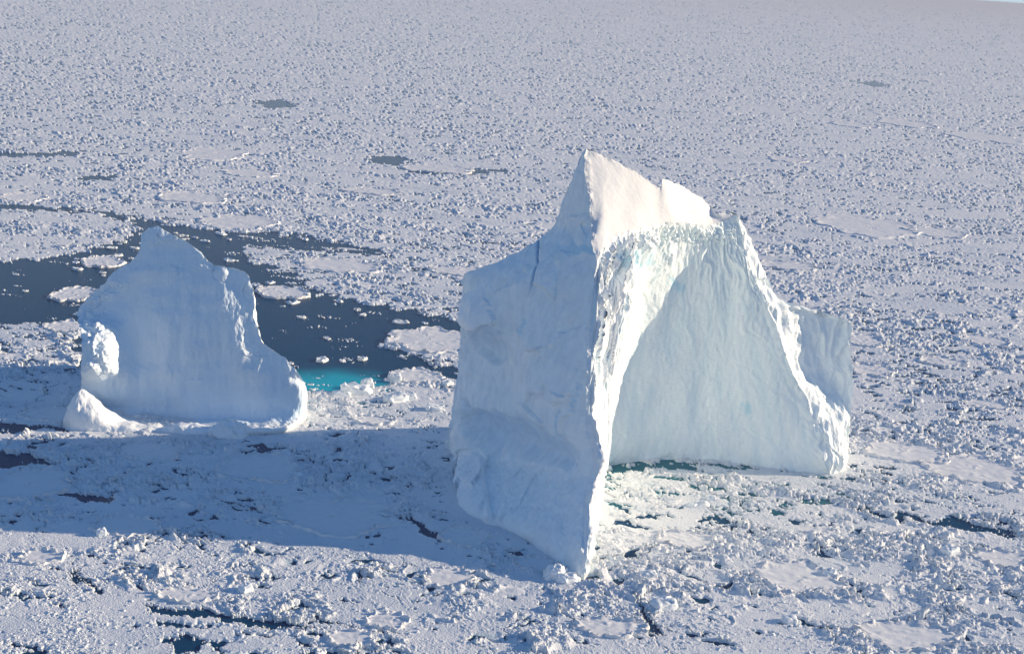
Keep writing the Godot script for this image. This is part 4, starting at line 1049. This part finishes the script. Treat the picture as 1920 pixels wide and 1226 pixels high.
# centre x, centre z, half width, half depth, label
func flat_floes() -> Array:
	return [
		[-186.8, -809.8, 19.8, 30.2, "smooth oval floe far behind the small iceberg, in rough pack beyond the channel"],
		[-161.2, -660.1, 19.7, 16.0, "long pale floe lying just beyond the head of the dark channel"],
		[-127.0, -606.5, 18.4, 17.4, "flat floe on the far bank of the channel, right behind the small iceberg's peak"],
		[-233.3, -630.8, 12.1, 13.4, "flat floe at the picture's left edge above a thin strip of dark water"],
		[-51.4, -815.7, 21.9, 17.5, "thin bright floe with dark wisps of water beside it, left of the tall iceberg's peak"],
		[-150.3, -748.3, 16.3, 14.8, "faint narrow floe in the pack between two oval floes, upper left"],
		[184.5, -717.7, 27.0, 37.7, "largest round floe on the right, behind the tall iceberg's snow top"],
		[221.2, -711.6, 16.9, 16.8, "narrow floe touching the right end of the largest round floe"],
		[418.5, -1248.4, 36.4, 45.0, "long thin floe near the right edge, far out in the pack"],
		[367.2, -1330.8, 30.0, 39.6, "long thin floe far out on the right, with another thin floe beyond its right end"],
		[119.2, -431.9, 8.1, 8.5, "flat floe beside the right shoulder of the tall iceberg, the nearer of two there"],
		[125.9, -470.2, 7.6, 9.2, "flat floe beside the right shoulder of the tall iceberg, the farther of two there"],
		[109.3, -350.7, 11.9, 8.9, "wide flat floe close to the right foot of the tall iceberg"],
		[125.5, -340.1, 14.8, 11.4, "broad cracked floe right of the one at the tall iceberg's right foot"],
		[64.2, -264.8, 10.1, 8.6, "big flat floe in the near pack, lower right, before the iceberg's hollow"],
		[80.4, -240.9, 10.9, 6.3, "big smooth floe cut by the bottom edge of the picture on the right"],
		[-9.3, -252.7, 5.6, 4.9, "tilted flat floe in the near pack left of the tall iceberg's foot"],
		[-90.6, -248.9, 4.9, 3.6, "small triangular looking floe in sunlight at the left edge under the big shadow"],
		[-19.8, -232.1, 4.2, 3.6, "small sharp edged floe near the bottom, right of the dark crack"],
		[-25.5, -224.5, 4.7, 3.6, "small flat floe at the bottom edge beside the dark pool"],
		[-57.5, -305.7, 10.5, 10.4, "round floe in the big shadow, in front of the small iceberg's right end"],
		[-85.3, -311.2, 8.1, 6.1, "floe at the sunny edge of the big shadow, under the small iceberg's foot"],
		[-106.1, -286.0, 9.0, 10.5, "large floe in the big shadow at the left edge of the picture"],
		[-78.2, -266.6, 7.9, 6.0, "floe near the lower edge of the big shadow, left part"],
		[-37.1, -279.8, 15.4, 11.2, "largest floe in the big shadow, in its middle"],
		[-7.2, -273.3, 5.8, 5.7, "small floe in the big shadow close to the tall iceberg's left foot"],
		[-159.2, -509.7, 8.6, 9.8, "white floe adrift in the channel, farthest of those left of the small iceberg"],
		[-152.4, -457.7, 7.8, 10.9, "white floe adrift in the channel, middle one left of the small iceberg"],
		[-140.8, -416.4, 7.8, 7.3, "white floe adrift in the channel, nearest one left of the small iceberg"],
		[-84.1, -480.8, 10.9, 8.8, "long low floe with a bright rim on dark water, right of the small iceberg's shoulder"],
		[-26.2, -430.0, 15.1, 16.9, "wide floe with rubble on top in the dark water against the tall iceberg's left side"],
		[-26.7, -388.9, 8.6, 8.1, "thick floe with a lumpy end beside the turquoise water"],
		[190.5, -980.6, 14.6, 18.7, "small pale floe far out in the pack, right of the tall iceberg's peak"],
		[-78.5, -716.5, 17.0, 11.9, "thin floe in the pack above the channel, midway between the icebergs"],
		[121.2, -594.6, 14.3, 9.6, "thin floe in the pack right of the tall iceberg's upper rim"],
		[173.3, -482.7, 9.8, 8.1, "narrow floe near the right edge level with the tall iceberg's shoulder"],
		[147.8, -448.4, 8.2, 6.3, "small floe in dark loose ice well right of the tall iceberg"],
		[147.3, -401.3, 8.2, 5.1, "narrow floe near the right edge in dark loose ice"],
		[112.7, -282.2, 7.1, 5.4, "flat floe at the right edge in the near pack"],
		[42.2, -280.4, 7.1, 5.3, "pale slushy floe in front of the tall iceberg's hollow"],
		[303.3, -1276.6, 22.3, 26.1, "short thin floe far out, left of the two long thin ones"],
		[-23.0, -536.8, 12.9, 8.9, "snowy floe touching the upper left corner of the tall iceberg"],
		[-69.8, -531.5, 19.2, 13.5, "broad floe with loose brash about it in the middle of the channel's upper arm"],
		[-116.8, -332.9, 9.7, 5.7, "shaded floe left of the small iceberg's foot"],
		[-35.4, -346.3, 6.5, 3.9, "small cracked floe in the brash between the two icebergs"],
		[-58.3, -236.8, 6.1, 3.5, "rough small floe in the near pack above the dark crack"],
		[23.2, -235.9, 8.1, 4.4, "low wide floe near the bottom edge under the tall iceberg's foot"],
		[7.9, -262.1, 4.5, 3.7, "shaded floe against the left of the tall iceberg's foot knob"],
	]

# place, half sizes, turn, label
func ice_blocks() -> Array:
	return [
		[Vector3(-42.9, 0.8, -369.3), Vector3(4.2, 1.7, 2.4), 0.05, 0.25, -0.10, "largest smooth block of ice at the edge of the turquoise water"],
		[Vector3(-46.8, 0.5, -366.4), Vector3(2.6, 0.9, 1.8), 0.00, 0.10, 0.10, "low sloping slab against the left of the largest ice block"],
		[Vector3(-40.5, 0.9, -374.9), Vector3(1.7, 1.9, 1.6), 0.10, 0.50, 0.15, "tilted cube of ice at the right end of the largest block"],
		[Vector3(-31.2, 0.7, -365.0), Vector3(3.2, 1.3, 2.2), 0.00, 0.60, 0.10, "pale bluish block in the brash right of the largest ice block"],
		[Vector3(-27.3, 0.6, -367.9), Vector3(1.5, 1.1, 1.3), 0.10, 0.30, 0.00, "small block between the pale bluish block and the tall iceberg"],
		[Vector3(-33.0, 0.8, -383.0), Vector3(1.6, 1.6, 1.2), 0.00, 0.20, 0.10, "squarish block at the left end of the thick floe"],
		[Vector3(-17.9, 0.4, -383.4), Vector3(1.6, 0.8, 1.3), 0.00, 0.80, 0.00, "rounded block close to the tall iceberg's left side, by dark water"],
		[Vector3(-19.8, 0.5, -358.9), Vector3(2.4, 1.0, 1.8), 0.10, 0.20, -0.10, "broad low block in the brash beside the tall iceberg's left foot"],
		[Vector3(-50.6, 0.3, -352.1), Vector3(1.2, 0.6, 1.0), 0.00, 0.40, 0.00, "small block in the brash near the small iceberg's right end"],
		[Vector3(-48.0, 0.3, -302.2), Vector3(1.0, 0.7, 0.9), 0.20, 0.40, 0.00, "shaded block on the round floe in the big shadow"],
		[Vector3(47.0, 0.3, -301.4), Vector3(2.6, 0.7, 1.3), 0.05, 0.50, 0.12, "slanting slab standing out of the slush before the tall iceberg's hollow"],
		[Vector3(50.7, 0.3, -306.1), Vector3(1.0, 0.7, 0.8), 0.00, 0.20, 0.40, "upturned tip of ice beside the slanting slab"],
		[Vector3(26.6, 0.3, -322.2), Vector3(1.0, 0.6, 0.8), 0.00, 0.30, 0.00, "lump of ice at the left end of the dark pool under the hollow"],
		[Vector3(-82.3, 0.6, -261.7), Vector3(1.0, 1.1, 0.9), 0.20, 0.30, 0.10, "bright lump on the lower edge of the big shadow, far left"],
		[Vector3(33.8, 0.6, -246.5), Vector3(2.6, 1.2, 1.8), 0.10, 0.40, 0.05, "large heaped block in the near pack under the tall iceberg's hollow"],
		[Vector3(31.7, 0.5, -259.5), Vector3(2.0, 1.0, 1.5), 0.00, 0.20, 0.10, "heaped block in the near pack just right of the tall iceberg's foot"],
		[Vector3(101.1, 0.7, -283.1), Vector3(2.0, 1.3, 1.5), 0.10, 0.60, 0.10, "upended block throwing a long shadow, right side of the near pack"],
		[Vector3(70.9, 0.5, -267.2), Vector3(1.4, 0.9, 1.0), 0.20, 0.40, 0.20, "block on the right rim of the big near floe"],
		[Vector3(58.2, 0.5, -243.8), Vector3(1.5, 0.9, 1.2), 0.10, 0.20, 0.00, "block in the near pack below the big flat floe"],
		[Vector3(-47.9, 0.5, -240.8), Vector3(1.3, 0.9, 1.1), 0.10, 0.90, 0.10, "block in the sunny near pack under the middle of the big shadow"],
	]
